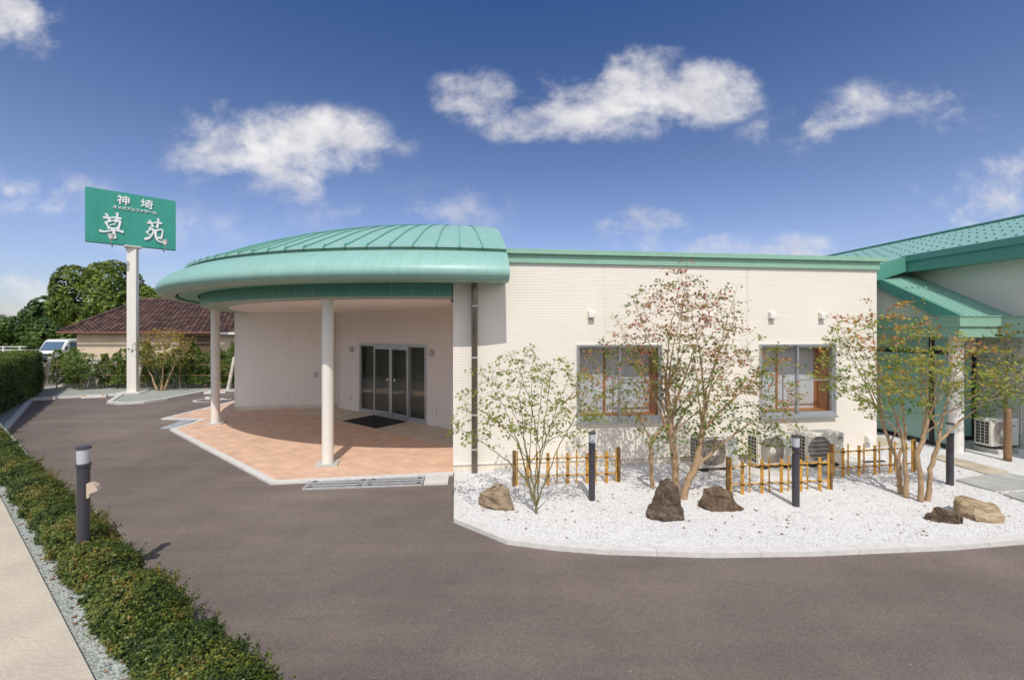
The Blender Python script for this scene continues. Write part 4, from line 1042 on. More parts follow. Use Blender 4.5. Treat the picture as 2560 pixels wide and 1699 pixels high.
# --- maples grown towards points scattered in their crowns
def grow(stems, attract, step=.07, infl=.55, kill=.11, iters=70):
    pos = []; par = []; forced = []
    for st in stems:
        pv = -1; first = len(pos)
        if st[0] == 'from':
            tgt = np.array(st[1][0]); pv = int(np.argmin([np.linalg.norm(np.array(p)-tgt) for p in pos])); st = st[1][1:]
            cur = np.array(pos[pv])
        else:
            st = st[1]; cur = np.array(st[0], float); pos.append(cur); par.append(-1); pv = len(pos)-1; st = st[1:]
        for q in st:
            q = np.array(q, float); L = np.linalg.norm(q-cur); k = max(1, int(L/step)); a = cur.copy()
            for i in range(k):
                p = a+(q-a)*(i+1)/k+rng.normal(0, .006, 3); pos.append(p); par.append(pv); pv = len(pos)-1
            cur = q
        forced.append((first, len(pos)))
    A = np.array(attract)
    for it in range(iters):
        if len(A) == 0: break
        P = np.array(pos); d = ((A[:, None]-P[None])**2).sum(-1); near = d.argmin(1); dm_ = np.sqrt(d[np.arange(len(A)), near])
        ok = dm_ < infl*(1 if it < 45 else 1.6)
        if not ok.any(): 
            infl *= 1.3; continue
        new = {}
        for a, i in zip(A[ok], near[ok]):
            new.setdefault(i, []).append((a-P[i])/(np.linalg.norm(a-P[i])+1e-9))
        for i, ds in new.items():
            v = np.mean(ds, 0)+rng.normal(0, .16, 3)
            if par[i] >= 0: v = v+.35*(P[i]-P[par[i]])/(np.linalg.norm(P[i]-P[par[i]])+1e-9)
            v /= np.linalg.norm(v)+1e-9
            pos.append(P[i]+v*step); par.append(i)
        Pn = np.array(pos[-len(new):]); d = np.sqrt(((A[:, None]-Pn[None])**2).sum(-1)).min(1); A = A[d > kill]
    return np.array(pos), np.array(par), forced

def tree_mesh(pos, par, r_tip=.0022, power=2.35, rmax=.05, sides=6, floor=None):
    n = len(pos); w = np.zeros(n); kids = [[] for _ in range(n)]
    for i in range(n):
        if par[i] >= 0: kids[par[i]].append(i)
    order = sorted(range(n), key=lambda i: -i)
    r = np.zeros(n)
    for i in order:
        if not kids[i]: r[i] = r_tip
        else: r[i] = min(rmax, sum(r[k]**power for k in kids[i])**(1/power)*1.012)
        if floor is not None and floor[i] > r[i]: r[i] = floor[i]
    mb = MB()
    heads = [i for i in range(n) if par[i] < 0]; done = set()
    stack = [(h, None) for h in heads]
    while stack:
        i, frm = stack.pop(); chain = ([frm] if frm is not None else [])+[i]
        while kids[i]:
            ks = sorted(kids[i], key=lambda k: -r[k])
            for k in ks[1:]: stack.append((k, i))
            i = ks[0]; chain.append(i)
        if len(chain) < 2: continue
        pts = [pos[c] for c in chain]; rs = [r[c] for c in chain]
        if frm is not None: rs[0] = min(rs[0], rs[1]*1.2)
        mb.tube(pts, rs, sides if rs[min(1, len(rs)-1)] > .008 else 4, cap=True)
    return mb, r, kids

def ellip(c, rad, n, layer=0.0):
    out = []
    while len(out) < n:
        p = rng.uniform(-1, 1, 3)
        q = np.linalg.norm(p)
        if q > 1 or q < .25: continue
        v = np.array(c)+p*np.array(rad)
        if layer: v[2] = round(v[2]/layer)*layer+rng.normal(0, layer*.16)
        out.append(v)
    return out

def maple(label, base, stems, crowns, lm, bark, leaf, per, sizes=(.05,), wrap=None, rt=.0022, rmax=.05, spread=.05, step=.07, group='maples in the white gravel', layer=.16, name='maple_tree', gapf=.35):
    t = empty(name, base, label, 'tree', group)
    A = [p for (c, rad, n) in crowns for p in ellip(c, rad, n, layer)]
    pos, par, forced = grow(stems, A, step=step)
    fl = np.zeros(len(pos))
    for (i0, i1), st in zip(forced, stems):
        f0 = (1.0 if st[0] == 'base' else .55)*(.55 if 'thin' in st else 1)
        for i in range(i0, i1): fl[i] = rmax*f0*(.09+.91*(1-(i-i0)/max(1, i1-i0-1))**1.7)
    mb, r, kids = tree_mesh(pos, par, rt, rmax=rmax, floor=fl)
    mb.build('trunk', M[bark], t, True)
    P = []
    for i in range(len(pos)):
        if r[i] < rt*2.3 and len(kids[i]) <= 1 and pos[i][2] > base[2]+.5:
            if mnoise.noise(Vector(pos[i])*3.1+Vector(base)) < -gapf: continue
            k = per if not kids[i] else max(1, per//3)
            for _ in range(k): P.append(pos[i]+rng.normal(0, 1, 3)*np.array((spread, spread, spread*.45)))
    P = np.array(P)
    V = maple_leaves(P, leaf)
    build_np('crown', V, 10, lm, t, base)
    if wrap: wrap(t)
    return t
def fan(origins, targets, yj=.35, bulge=.14):
    out = []
    for tx, tz in targets:
        o_ = origins[int(rng.integers(0, len(origins)))]; ty = o_[1]+rng.normal(0, yj); o_ = np.array(o_, float); t_ = np.array((tx, ty, tz))
        a = o_+(t_-o_)*np.array((.28, .35, .36))+np.array((0, 0, bulge*.6)); b_ = o_+(t_-o_)*np.array((.64, .7, .70))+np.array((0, 0, bulge*.5))
        out.append(('from', [tuple(o_), tuple(a), tuple(b_), tuple(t_)], 'thin'))
    return out
GRN = (.13, .205, .03); GRN2 = (.235, .285, .05); OLV = (.31, .235, .07); ORG = (.52, .21, .06); RED = (.47, .095, .065); YEL = (.48, .37, .07)
ml1 = leaf_mat('young_maple_leaf', [(.1, (.15, .23, .04)), (.5, (.27, .33, .06)), (.78, OLV), (1, (.15, .06, .03))], nscale=1.5)
ml2 = leaf_mat('turning_maple_leaf', [(.12, (.08, .165, .028)), (.42, GRN2), (.56, OLV), (.72, (.43, .175, .10)), (.95, RED)], zmin=.9, zmax=3.4, zgain=.35, nscale=1.3)
ml3 = leaf_mat('orange_topped_maple_leaf', [(.12, (.12, .22, .035)), (.56, (.29, .35, .06)), (.76, YEL), (.92, ORG), (1.0, (.50, .15, .05))], zmin=.9, zmax=2.8, zgain=.45, nscale=1.2)
b = (.33, 5.70, .03); bz = b[2]
maple('small young green maple with thin stems in front of the left fence', b,
      [('base', [(.33, 5.7, .0), (.32, 5.7, .14), (.22, 5.70, .45), (.10, 5.72, .95), (-.12, 5.74, 1.5), (-.42, 5.75, 1.95)]),
       ('from', [(.33, 5.7, .13), (.28, 5.66, .5), (.16, 5.6, 1.1), (.10, 5.55, 1.7), (.18, 5.55, 2.15)]),
       ('from', [(.33, 5.7, .13), (.36, 5.74, .5), (.42, 5.8, 1.0), (.50, 5.85, 1.6), (.58, 5.85, 2.1)]),
       ('from', [(.33, 5.7, .13), (.44, 5.66, .45), (.62, 5.62, .95), (.86, 5.6, 1.4), (1.05, 5.6, 1.9)]),
       ('from', [(.22, 5.7, .45), (-.05, 5.68, .75), (-.45, 5.66, 1.05), (-.78, 5.66, 1.25)])]+fan([(.30, 5.68, .35), (.25, 5.68, .7), (.40, 5.76, .8)], [(-.25, 1.9), (0, 2.2), (.3, 2.25), (.75, 2.1), (.95, 1.7), (.4, 1.9), (-.6, 1.6), (1.1, 1.45)]),
      [((.25, 5.7, 1.62), (.98, .65, .62), 330), ((-.35, 5.7, 1.2), (.6, .4, .28), 50), ((.75, 5.68, 1.3), (.5, .45, .35), 60)],
      ml1, 'bark_green', .032, 10, rt=.0016, rmax=.022, spread=.05, step=.06, gapf=.2)
b = (2.55, 6.4, .03)
maple('tall red tinged maple with brown trunks behind the peaked rock', b,
      [('base', [(2.56, 6.55, .0), (2.52, 6.5, .5), (2.45, 6.5, 1.1), (2.38, 6.5, 1.7), (2.42, 6.45, 2.5), (2.55, 6.4, 3.2)]),
       ('from', [(2.52, 6.5, .55), (2.36, 6.5, 1.1), (2.10, 6.45, 1.7), (1.75, 6.4, 2.3), (1.6, 6.4, 2.7)]),
       ('from', [(2.45, 6.5, 1.1), (2.60, 6.5, 1.6), (2.85, 6.5, 2.3), (3.05, 6.45, 2.8)]),
       ('base', [(2.52, 6.2, .0), (2.58, 6.2, .25), (2.72, 6.2, .55), (2.80, 6.2, 1.0), (2.86, 6.2, 1.6), (3.05, 6.2, 2.2), (3.3, 6.2, 2.7)]),
       ('from', [(2.72, 6.2, .5), (3.05, 6.15, .85), (3.5, 6.1, 1.2), (4.05, 6.1, 1.55)]),
       ('from', [(2.80, 6.2, 1.05), (3.2, 6.2, 1.45), (3.7, 6.2, 1.9), (4.0, 6.2, 2.3)]),
       ('base', [(2.22, 6.62, .0), (2.18, 6.6, .45), (2.17, 6.55, .8), (2.0, 6.5, 1.15), (1.6, 6.4, 1.5), (1.15, 6.35, 1.9)], 'thin'),
       ('from', [(2.17, 6.55, .8), (2.5, 6.5, 1.2), (2.75, 6.45, 1.6), (2.9, 6.4, 2.1)])]+fan([(2.48, 6.5, .9), (2.44, 6.5, 1.2), (2.40, 6.5, 1.6), (2.8, 6.2, 1.0), (2.85, 6.2, 1.5)], [(1.5, 2.35), (1.7, 2.75), (1.95, 3.0), (2.25, 3.3), (2.6, 3.5), (2.85, 3.3), (3.1, 3.1), (3.4, 2.85), (3.7, 2.45), (3.95, 2.15), (4.15, 1.8), (1.35, 1.8), (2.4, 2.7), (2.9, 2.5), (3.3, 2.2), (2.1, 2.5)]),
      [((2.55, 6.4, 2.65), (.95, .75, .85), 480), ((3.2, 6.25, 1.75), (1.1, .8, .75), 480), ((1.7, 6.4, 1.75), (.85, .6, .65), 260), ((2.4, 6.3, 1.0), (.6, .5, .3), 50), ((3.5, 6.15, 1.05), (.75, .45, .38), 150)],
      ml2, 'bark_maple', .032, 11, rt=.0017, rmax=.052, spread=.055, step=.06, gapf=.27)
b = (5.95, 6.25, .03)
maple('orange topped maple with several trunks at the right of the garden', b,
      [('base', [(5.93, 6.4, .0), (5.88, 6.4, .55), (5.74, 6.4, .85), (5.62, 6.4, 1.2), (5.35, 6.4, 1.8), (5.0, 6.4, 2.4)]),
       ('from', [(5.88, 6.4, .55), (6.0, 6.4, .9), (5.95, 6.4, 1.5), (5.85, 6.4, 2.3), (5.85, 6.4, 2.9)]),
       ('base', [(5.93, 6.1, .0), (5.94, 6.1, .35), (5.90, 6.12, .7), (6.08, 6.15, 1.1), (6.12, 6.2, 1.8), (6.2, 6.2, 2.5)]),
       ('base', [(6.06, 6.12, .0), (6.10, 6.12, .5), (6.22, 6.12, .95), (6.35, 6.15, 1.4), (6.5, 6.15, 1.9), (6.6, 6.2, 2.3)]),
       ('from', [(6.2, 6.12, .9), (6.5, 6.1, 1.2), (6.9, 6.1, 1.5), (7.3, 6.1, 1.8)]),
       ('base', [(5.86, 6.25, .0), (5.86, 6.25, .4), (5.80, 6.25, 1.0), (5.55, 6.2, 1.6), (5.3, 6.2, 2.2)])]+fan([(5.80, 6.4, .7), (5.65, 6.4, 1.15), (6.0, 6.15, 1.0), (6.1, 6.15, 1.2), (6.25, 6.12, 1.0), (5.82, 6.25, .9)], [(4.7, 1.9), (4.8, 2.4), (5.1, 2.75), (5.4, 2.9), (5.7, 3.0), (6.1, 2.7), (6.5, 2.5), (6.9, 2.35), (7.2, 2.1), (7.4, 1.7), (5.3, 2.3), (6.3, 2.1), (6.8, 1.8)]),
      [((5.55, 6.3, 2.05), (.95, .75, .80), 460), ((6.4, 6.2, 1.9), (1.0, .7, .60), 400), ((5.0, 6.35, 2.1), (.45, .4, .6), 60), ((6.9, 6.1, 1.6), (.55, .4, .35), 60)],
      ml3, 'bark_maple', .033, 12, rt=.0017, rmax=.038, spread=.055, step=.06, gapf=.20)
ml4 = leaf_mat('broad_green_leaf', [(.1, (.06, .12, .03)), (.6, (.13, .19, .05)), (1, (.42, .25, .06))], zmin=1.1, zmax=2.7, zgain=.2)
b = (9.48, 8.03, .03)
def wrap4(t): MB().lathe([(.062, .0), (.055, .08), (.058, .3), (.05, .45), (.056, .6), (.048, .8), (.052, .92), (.044, 1.0)], 14, 9.475, 8.03, .04).build('trunk_wrap', M['wrap'], t, True)
maple('slim young tree with wrapped trunk at the far right', b,
      [('base', [(9.48, 8.03, .0), (9.47, 8.03, .6), (9.44, 8.03, 1.3), (9.46, 8.03, 2.0), (9.42, 8.03, 2.6)]), ('from', [(9.45, 8.03, 1.2), (9.7, 8.0, 1.4), (9.95, 8.0, 1.7)])],
      [((9.42, 8.03, 1.9), (.42, .42, .78), 190), ((9.85, 8.0, 1.5), (.3, .3, .3), 25)], ml4, 'bark', .05, 6, wrap=wrap4, rmax=.045, spread=.07, group=None, name='young_tree')
ml5 = leaf_mat('yellowing_maple_leaf', [(.1, (.16, .20, .035)), (.5, (.34, .28, .05)), (1, (.52, .26, .05))], zmin=1.0, zmax=2.8, zgain=.5)
b = (-14.7, 17.5, .05)
maple('yellowing maple with bare stems right of the sign pole', b,
      [('base', [(-14.75, 17.5, .0), (-15.0, 17.5, .6), (-15.3, 17.5, 1.2), (-15.8, 17.5, 1.7)]), ('base', [(-14.6, 17.5, .0), (-14.55, 17.5, .8), (-14.5, 17.5, 1.6), (-14.5, 17.5, 2.3)]),
       ('base', [(-14.5, 17.5, .0), (-14.3, 17.5, .6), (-14.0, 17.5, 1.2), (-13.5, 17.5, 1.8)])],
      [((-14.6, 17.5, 1.75), (1.25, .8, .85), 270)], ml5, 'bark_maple', .065, 10, rt=.004, rmax=.055, spread=.11, step=.11, layer=.2, gapf=.32, group=None)

# --- low hedge in front
M['hedge_leaf'] = leaf_mat('azalea_leaf', [(.05, (.028, .055, .013)), (.40, (.08, .12, .022)), (.72, (.165, .205, .035)), (.90, (.27, .26, .05)), (1, (.32, .16, .05))], nscale=3.2, rough=.42, trans=.25, rnd=.75)
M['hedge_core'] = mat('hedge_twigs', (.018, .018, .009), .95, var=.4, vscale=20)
def low_hedge():
    root = empty('low_hedge', VP(3, .42)+(.37,), 'low clipped azalea hedge running along the roadside pavement', 'hedge')
    T = np.linspace(t0, 12.5, 330); 
    def prof(t):
        n = mnoise.noise(Vector((t*1.5, 3.3, 0))); m = mnoise.noise(Vector((t*3.1, 8.3, 0))); b_ = abs(math.sin(t*2.9+n*1.5))**.6-.6
        return .345-.0125*t+.04*m, .225-.004*t+.04*n+.03*m+.07*b_, .19+.045*n+.03*m+.06*b_      # centre, half-width, height
    mb = MB(); rings = []
    K = 9
    for t in T[::4]:
        c, hw, h = prof(t); ring_ = []
        for j in range(K):
            a = PI*j/(K-1); p = VP(t, c+hw*.8*math.cos(a)); ring_.append((p[0], p[1], .36+h*.74*math.sin(a)**.7))
        rings.append(ring_)
    for i, r_ in enumerate(rings): mb.v += r_
    for i in range(len(rings)-1):
        for j in range(K-1): mb.f.append([i*K+j, i*K+j+1, (i+1)*K+j+1, (i+1)*K+j])
    mb.build('twigs', M['hedge_core'], root)
    n = 135000; tt = t0+(12.5-t0)*rng.uniform(0, 1, n)**1.5; P = np.zeros((n, 3)); O = np.zeros((n, 3))
    for i in range(n):
        t = tt[i]; c, hw, h = prof(t); a = rng.uniform(-.12, PI+.12)
        k = mnoise.noise(Vector((t*9, a*2.6, 1.7)))*.5+mnoise.noise(Vector((t*22, a*6, 5.1)))*.35
        f = .88+.42*k+rng.normal(0, .05)
        p = VP(t, c+hw*f*math.cos(a)); P[i] = (p[0], p[1], .37+max(.02, h*f*abs(math.sin(a))**.75))
        O[i] = (VN.x*math.cos(a), VN.y*math.cos(a), math.sin(a)+.35)
    SP = []; tw = MB()
    for i in range(520):
        t = t0+(12.5-t0)*rng.uniform(0, 1)**1.6; c, hw, h = prof(t); a = rng.uniform(.1, PI-.1) if i % 3 else rng.uniform(-.0, .9)
        p = Vector(VP(t, c+hw*.85*math.cos(a))+(.37+h*.85*abs(math.sin(a))**.75,))
        d = Vector((VN.x*math.cos(a), VN.y*math.cos(a), abs(math.sin(a))+.5))+Vector(rng.normal(0, .3, 3)); d.normalize(); Ls = rng.uniform(.05, .13)
        q = p+d*Ls; tw.tube([p, p.lerp(q, .5)+Vector(rng.normal(0, .006, 3)), q], [.0022, .0018, .001], 4)
        for k in range(int(10+Ls*110)): w = p.lerp(q, rng.uniform(.15, 1.05)); SP.append(np.array(w)+rng.normal(0, .009, 3))
    tw.build('sprigs', M['hedge_core'], root)['kind'] = 'stuff'
    V = np.concatenate([leaves(P, .0235, unit(O), asp=.52), leaves(np.array(SP), .021, None, flat=.8, asp=.5)])
    build_np('foliage', V, 4, M['hedge_leaf'], root, root.location)
low_hedge()

# ================================================================== LEFT AND FAR
M['tall_hedge_leaf'] = leaf_mat('tall_hedge_leaf', [(.05, (.035, .075, .018)), (.5, (.09, .15, .03)), (.85, (.20, .25, .045)), (1, (.30, .28, .06))], nscale=1.1, zmin=.3, zmax=1.9, zgain=.25)
def tall_hedge():
    p0 = Vector((-11.9, 8.8)); p1 = Vector((-19.6, 17.5)); d = (p1-p0); L = d.length; d /= L; nn = Vector((d.y, -d.x))   # towards the lot
    if nn.x < 0: nn = -nn
    root = empty('tall_hedge', (p0.x, p0.y, 0), 'tall dense clipped green hedge along the left edge of the lot', 'hedge')
    TH = .95; H = 1.66
    mb = MB(); mb.prism([tuple(p0+nn*-.12), tuple(p1+nn*-.12), tuple(p1-nn*(TH-.1)), tuple(p0-nn*(TH-.1))], .15, H-.12); mb.build('twigs', M['hedge_core'], root)
    n = 42000; P = np.zeros((n, 3)); O = np.zeros((n, 3))
    for i in range(n):
        t = rng.uniform(0, L); q = p0+d*t
        k = mnoise.noise(Vector((t*2.2, 0, 4)))*.05
        u_ = rng.uniform()
        if u_ < .62:
            z = rng.uniform(.12, H); w = mnoise.noise(Vector((t*2.5, z*2.5, 1)))*.12+rng.normal(0, .05); q = q+nn*w; P[i] = (q.x, q.y, z); O[i] = (nn.x, nn.y, .35)
        elif u_ < .9:
            w = rng.uniform(0, TH); q = q-nn*w; P[i] = (q.x, q.y, H+k+mnoise.noise(Vector((t*3, w*3, 7)))*.09+rng.normal(0, .04)); O[i] = (0, 0, 1)
        else:
            w = rng.uniform(0, TH); q = p1+d*rng.normal(0, .08)-nn*w; P[i] = (q.x, q.y, rng.uniform(.12, H)); O[i] = (d.x, d.y, .3)
    build_np('foliage', leaves(P, .075, unit(O), asp=.5), 4, M['tall_hedge_leaf'], root, root.location)
    for i in range(26):
        t = L*(i+.5)/26; q = p0+d*t-nn*.12; MB().tube([(q.x, q.y, .02), (q.x+rng.normal(0, .03), q.y, .6)], .022, 6).build('trunk', M['bark'], root)
tall_hedge()

# row of column shrubs in front of the block wall
M['shrub_leaf'] = leaf_mat('glossy_shrub_leaf', [(.05, (.06, .11, .028)), (.5, (.16, .235, .05)), (.85, (.27, .33, .07)), (1, (.36, .29, .09))], nscale=2.5)
def shrub_mesh(h, w, n, seed):
    P = []
    while len(P) < n:
        z = rng.uniform(.12, 1); a = rng.uniform(0, 6.28); env = w*(.75+.25*math.sin(z*9+seed))*(1.05-.55*z**3)
        k = mnoise.noise(Vector((math.cos(a)*1.5, math.sin(a)*1.5, z*4.5+seed*3)))
        if k < -.22: continue
        r_ = env*math.sqrt(rng.uniform(.12, 1))*(1+.5*k); P.append((r_*math.cos(a), r_*math.sin(a), z*h))
    return leaves(np.array(P), .085, None, asp=.5)
protos = []
for k, (h, w, n) in enumerate(((1.68, .36, 1700), (1.56, .33, 1500), (1.76, .38, 2000), (1.50, .35, 1500))):
    t = empty('column_shrub', (0, 0, 0), 'x', 'shrub', 'clipped shrubs along the block wall')
    build_np('foliage', shrub_mesh(h, w, n, k), 4, M['shrub_leaf'], t)
    MB().tube([(0, 0, 0), (.01, 0, h*.5), (0, .01, h*.9)], [.018, .014, .006], 6).build('trunk', M['bark'], t)
    protos.append(t)
left_x = [-19.85, -19.45, -19.0, -17.75, -17.3, -16.85, -16.4, -16.0]      # towards the tall hedge
right_x = [-15.1, -14.65, -14.2, -13.75, -13.35, -12.95, -12.55, -12.15, -11.75, -11.3, -10.85, -10.4]
ORD = ['first', 'second', 'third', 'fourth', 'fifth', 'sixth', 'seventh', 'eighth', 'ninth', 'tenth', 'eleventh', 'last']
lst = [(x, '%s clipped shrub left of the sign pole along the block wall' % ORD[len(left_x)-1-i]) for i, x in enumerate(left_x)]
lst += [(x, '%s clipped shrub right of the sign pole along the block wall' % ORD[i]) for i, x in enumerate(right_x)]
for i, (x, lab) in enumerate(lst):
    y = 18.3+.12*math.sin(i*2.1)
    if i < 4: o = protos[i]; o.location = (x, y, .04); o['label'] = lab
    else:
        o = copy_thing(protos[(i*3+1) % 4], (x, y, .04), i*1.3, lab); s_ = .98+.05*((i*5) % 4); o.scale = (1, 1, s_)
ml6 = leaf_mat('fresh_bush_leaf', [(.1, (.10, .17, .04)), (.6, (.19, .28, .07)), (1, (.30, .34, .11))], nscale=2)
maple('light green loose bush with many thin stems before the block wall', (-18.2, 17.75, .04),
      [('base', [(-18.2, 17.75, 0), (-18.25, 17.75, .6), (-18.3, 17.75, 1.2), (-18.3, 17.75, 1.75)]), ('base', [(-18.1, 17.75, 0), (-18.0, 17.7, .6), (-17.85, 17.7, 1.2)]), ('base', [(-18.3, 17.75, 0), (-18.5, 17.75, .6), (-18.7, 17.75, 1.2)])],
      [((-18.25, 17.75, 1.05), (.66, .5, .72), 190)], ml6, 'bark_green', .065, 12, rt=.004, rmax=.03, spread=.08, step=.09, group=None, name='loose_bush', layer=0, gapf=.8)
# bamboo support rails of the shrub row, wooden props
M['prop0'] = mat('aged_bamboo', (.34, .22, .10), .7, var=.2, vscale=5)
t = empty('shrub_support_frame', (-20, 18.0, .04), 'thin bamboo rails and stakes tying the shrub row', 'support frame')
for z in (.62, 1.08): MB().tube([(-19.8, 18.05, z), (-15, 18.05, z+.01), (-10.2, 18.05, z)], .012, 6).build('rail', M['prop0'], t)
for x in (-19.6, -17.8, -16.0, -14.3, -12.55, -10.8): MB().tube([(x, 18.08, .02), (x, 18.08, 1.25)], .016, 6).build('stake', M['prop0'], t)
M['prop'] = mat('weathered_pale_wood', (.66, .61, .53), .9, var=.25, vscale=6)
for (x0, y0, x1, y1, lab) in ((-19.85, 17.7, -19.5, 17.75, 'slanting pale wooden prop beside the tall hedge'), (-15.9, 17.75, -15.65, 17.8, 'slanting pale wooden prop just right of the sign pole'), (-12.1, 17.9, -11.85, 17.95, 'slanting pale wooden prop by the porch wall')):
    o = MB().tube([(x0, y0, .03), (x1, y1, 1.42)], .07, 10).build('wooden_prop', M['prop'], None, True, sharp=50); tag(o, lab, 'wooden prop', 'wooden props along the block wall')
# block wall
def block_wall():
    t = empty('block_wall', (-15, 18.9, 0), 'pale low block wall behind the shrub row', 'wall')
    mb = MB().box(-20.3, -6.2, 18.8, 18.92, -.03, 1.22); mb.build('blocks', brick_mat('concrete_block', (.52, .48, .42), (.48, .45, .40), (.36, .34, .31), .4, .2, .008, rough=.9, bump=.4), t)
    MB().box(-20.32, -6.18, 18.78, 18.94, 1.221, 1.27).build('coping', M['concrete'], t)
block_wall()
# wheel stops
for (x, y, rz, lab) in ((-17.15, 15.35, .42, 'leftmost white wheel stop with orange reflectors'), (-15.85, 15.95, .42, 'white wheel stop left of the kerb step'), (-12.05, 17.05, .45, 'white wheel stop beyond the far porch column')):
    t = empty('wheel_stop', (x, y, .004), lab, 'wheel stop', 'white wheel stops', rz=rz)
    bm = bmesh.new(); mb = MB(); pr_ = [(-.075, 0), (-.055, .11), (.055, .11), (.075, 0)]
    mb.add([(xx, yy, zz) for xx in (-.36, .36) for yy, zz in pr_], [(0, 1, 2, 3), (7, 6, 5, 4), (0, 4, 5, 1), (1, 5, 6, 2), (2, 6, 7, 3), (3, 7, 4, 0)])
    mb.build('block', M['paint_white'], t, world=False)
    for xx in (-.27, .27): MB().box(xx-.05, xx+.05, -.067, -.03, .085, .114).build('reflector', M['paint_orange'], t, world=False)
# wheelchair symbol painted on the asphalt
def wheelchair():
    m4 = Matrix.Translation((-11.2, 15.5, 0)) @ Matrix.Rotation(math.radians(35), 4, 'Z'); mb = MB(); zz = .004
    def stroke(pts, w):
        for a, b in zip(pts[:-1], pts[1:]):
            a, b = Vector(a), Vector(b); d = (b-a).normalized(); n_ = Vector((-d.y, d.x))*w/2
            nonlocal zz; zz += .00008
            mb.add([m4 @ Vector((p.x, p.y, zz)) for p in (a-n_, b-n_, b+n_, a+n_)], [(0, 1, 2, 3)])
    arcp = [(.42*math.cos(t), .42*math.sin(t)-.15) for t in np.linspace(math.radians(100), math.radians(385), 22)]
    stroke(arcp, .10); stroke([(-.05, .62), (-.02, .05)], .13); stroke([(-.02, .05), (.36, .05), (.55, -.42), (.70, -.36)], .11); stroke([(-.03, .36), (.30, .36)], .09)
    mb.add([m4 @ Vector((-.05+.11*math.cos(t), .80+.11*math.sin(t), .004)) for t in np.linspace(0, 2*PI, 16, endpoint=False)], [list(range(16))])
    o = mb.build('wheelchair_marking', M['paint_white']); tag(o, 'white painted wheelchair symbol on the asphalt behind the far column', 'road marking')
wheelchair()

# ------------------------------------------------ the sign
SX, SY = -15.3, 16.95
sg = empty('roadside_sign', (SX, SY, 0), 'green billboard with white characters on a tall cream pole', 'sign')
SA = math.atan2(1.8, 2.0); SM = Matrix.Translation((SX, SY, 0)) @ Matrix.Rotation(SA, 4, 'Z')
SWd, S0, S1, TH = 2.70, 5.95, 8.02, .13
def sub_to(root, mb, name, m, parent=None, smooth=False, sharp=None):
    k = mb.build(name, m, parent or root, smooth, world=False, sharp=sharp); k.data.transform(Matrix.Translation(-root.location)); return k
mb = MB().bbox(-.16, .16, -.11, .11, .04, 5.90, .02, 2, Matrix.Translation((SX, SY, 0)) @ Matrix.Rotation(.28, 4, 'Z')); sub_to(sg, mb, 'pole', M['white'])
mb = MB().box(-.40, .40, -.40, .40, .0, .085, Matrix.Translation((SX, SY, 0)) @ Matrix.Rotation(.28, 4, 'Z')); sub_to(sg, mb, 'footing', M['concrete_light'])
mb = MB().box(-.26, .26, -.2, .2, 5.89, 5.945, SM)
mb.add([SM @ Vector(p) for p in ((-.24, -.01, 5.90), (-.16, -.01, 5.66), (-.15, -.01, 5.90), (-.24, .01, 5.90), (-.16, .01, 5.66), (-.15, .01, 5.90))], [(0, 1, 2), (5, 4, 3), (0, 3, 4, 1), (1, 4, 5, 2)])
sub_to(sg, mb, 'pole_head', M['lamp'])
panel = sub_to(sg, MB().box(-SWd/2, SWd/2, -TH, TH, S0, S1, SM), 'sign_panel', M['sign'])
mb = MB()
for k in range(1, 10): x = -SWd/2+SWd*k/10; mb.box(x-.0015, x+.0015, -TH-.001, -TH, S0+.02, S1-.02, SM)
sub_to(sg, mb, 'panel_joint', mat('sign_joint', (.024, .25, .195), .4), panel)
def uv(x, y):
    u_ = (x-105)/1778; tp, bt = 60+325*u_, 1095+215*u_; return (-SWd/2+SWd*u_, S0+(S1-S0)*(bt-y)/(bt-tp))
cnt = [0]
def brush(mb, pts, w):
    """a brush stroke with round ends and some swelling, standing off the panel"""
    P = [Vector(uv(*p)) for p in pts]; n = 5; Q = []
    for i in range(len(P)-1):                                   # Catmull-Rom
        p0, p1, p2, p3 = P[max(i-1, 0)], P[i], P[i+1], P[min(i+2, len(P)-1)]
        for k in range(n):
            t = k/n; Q.append(.5*((2*p1)+(p2-p0)*t+(2*p0-5*p1+4*p2-p3)*t*t+(3*p1-p0-3*p2+p3)*t**3))
    Q.append(P[-1]); sc = (S1-S0)/1000; N_ = len(Q); Lf = []; Rt = []
    for i, q in enumerate(Q):
        d = (Q[min(i+1, N_-1)]-Q[max(i-1, 0)]).normalized(); nn = Vector((-d.y, d.x)); t = i/(N_-1)
        ww = .86*w*sc/2*(.80+.22*math.cos(2*PI*t)+.12*t); Lf.append(q+nn*ww); Rt.append(q-nn*ww)
    def capp(q, d, ww): return [q+d*ww*.55*math.sin(a)+Vector((-d.y, d.x))*ww*math.cos(a) for a in (PI*.25, PI*.5, PI*.75)]
    de = (Q[-1]-Q[-2]).normalized(); ds = (Q[0]-Q[1]).normalized()
    we = (Lf[-1]-Rt[-1]).length/2; ws = (Lf[0]-Rt[0]).length/2
    poly = Lf+capp(Q[-1], de, we)+Rt[::-1]+[q for q in capp(Q[0], ds, ws)]
    cnt[0] += 1; y1 = -TH-.035-.0006*cnt[0]; y0 = -TH+.001
    k = len(poly); mb.add([SM @ Vector((p.x, y1, p.y)) for p in poly]+[SM @ Vector((p.x, y0, p.y)) for p in poly],
                          [list(range(k))]+[(i, k+i, k+(i+1) % k, (i+1) % k) for i in range(k)])
mb = MB()
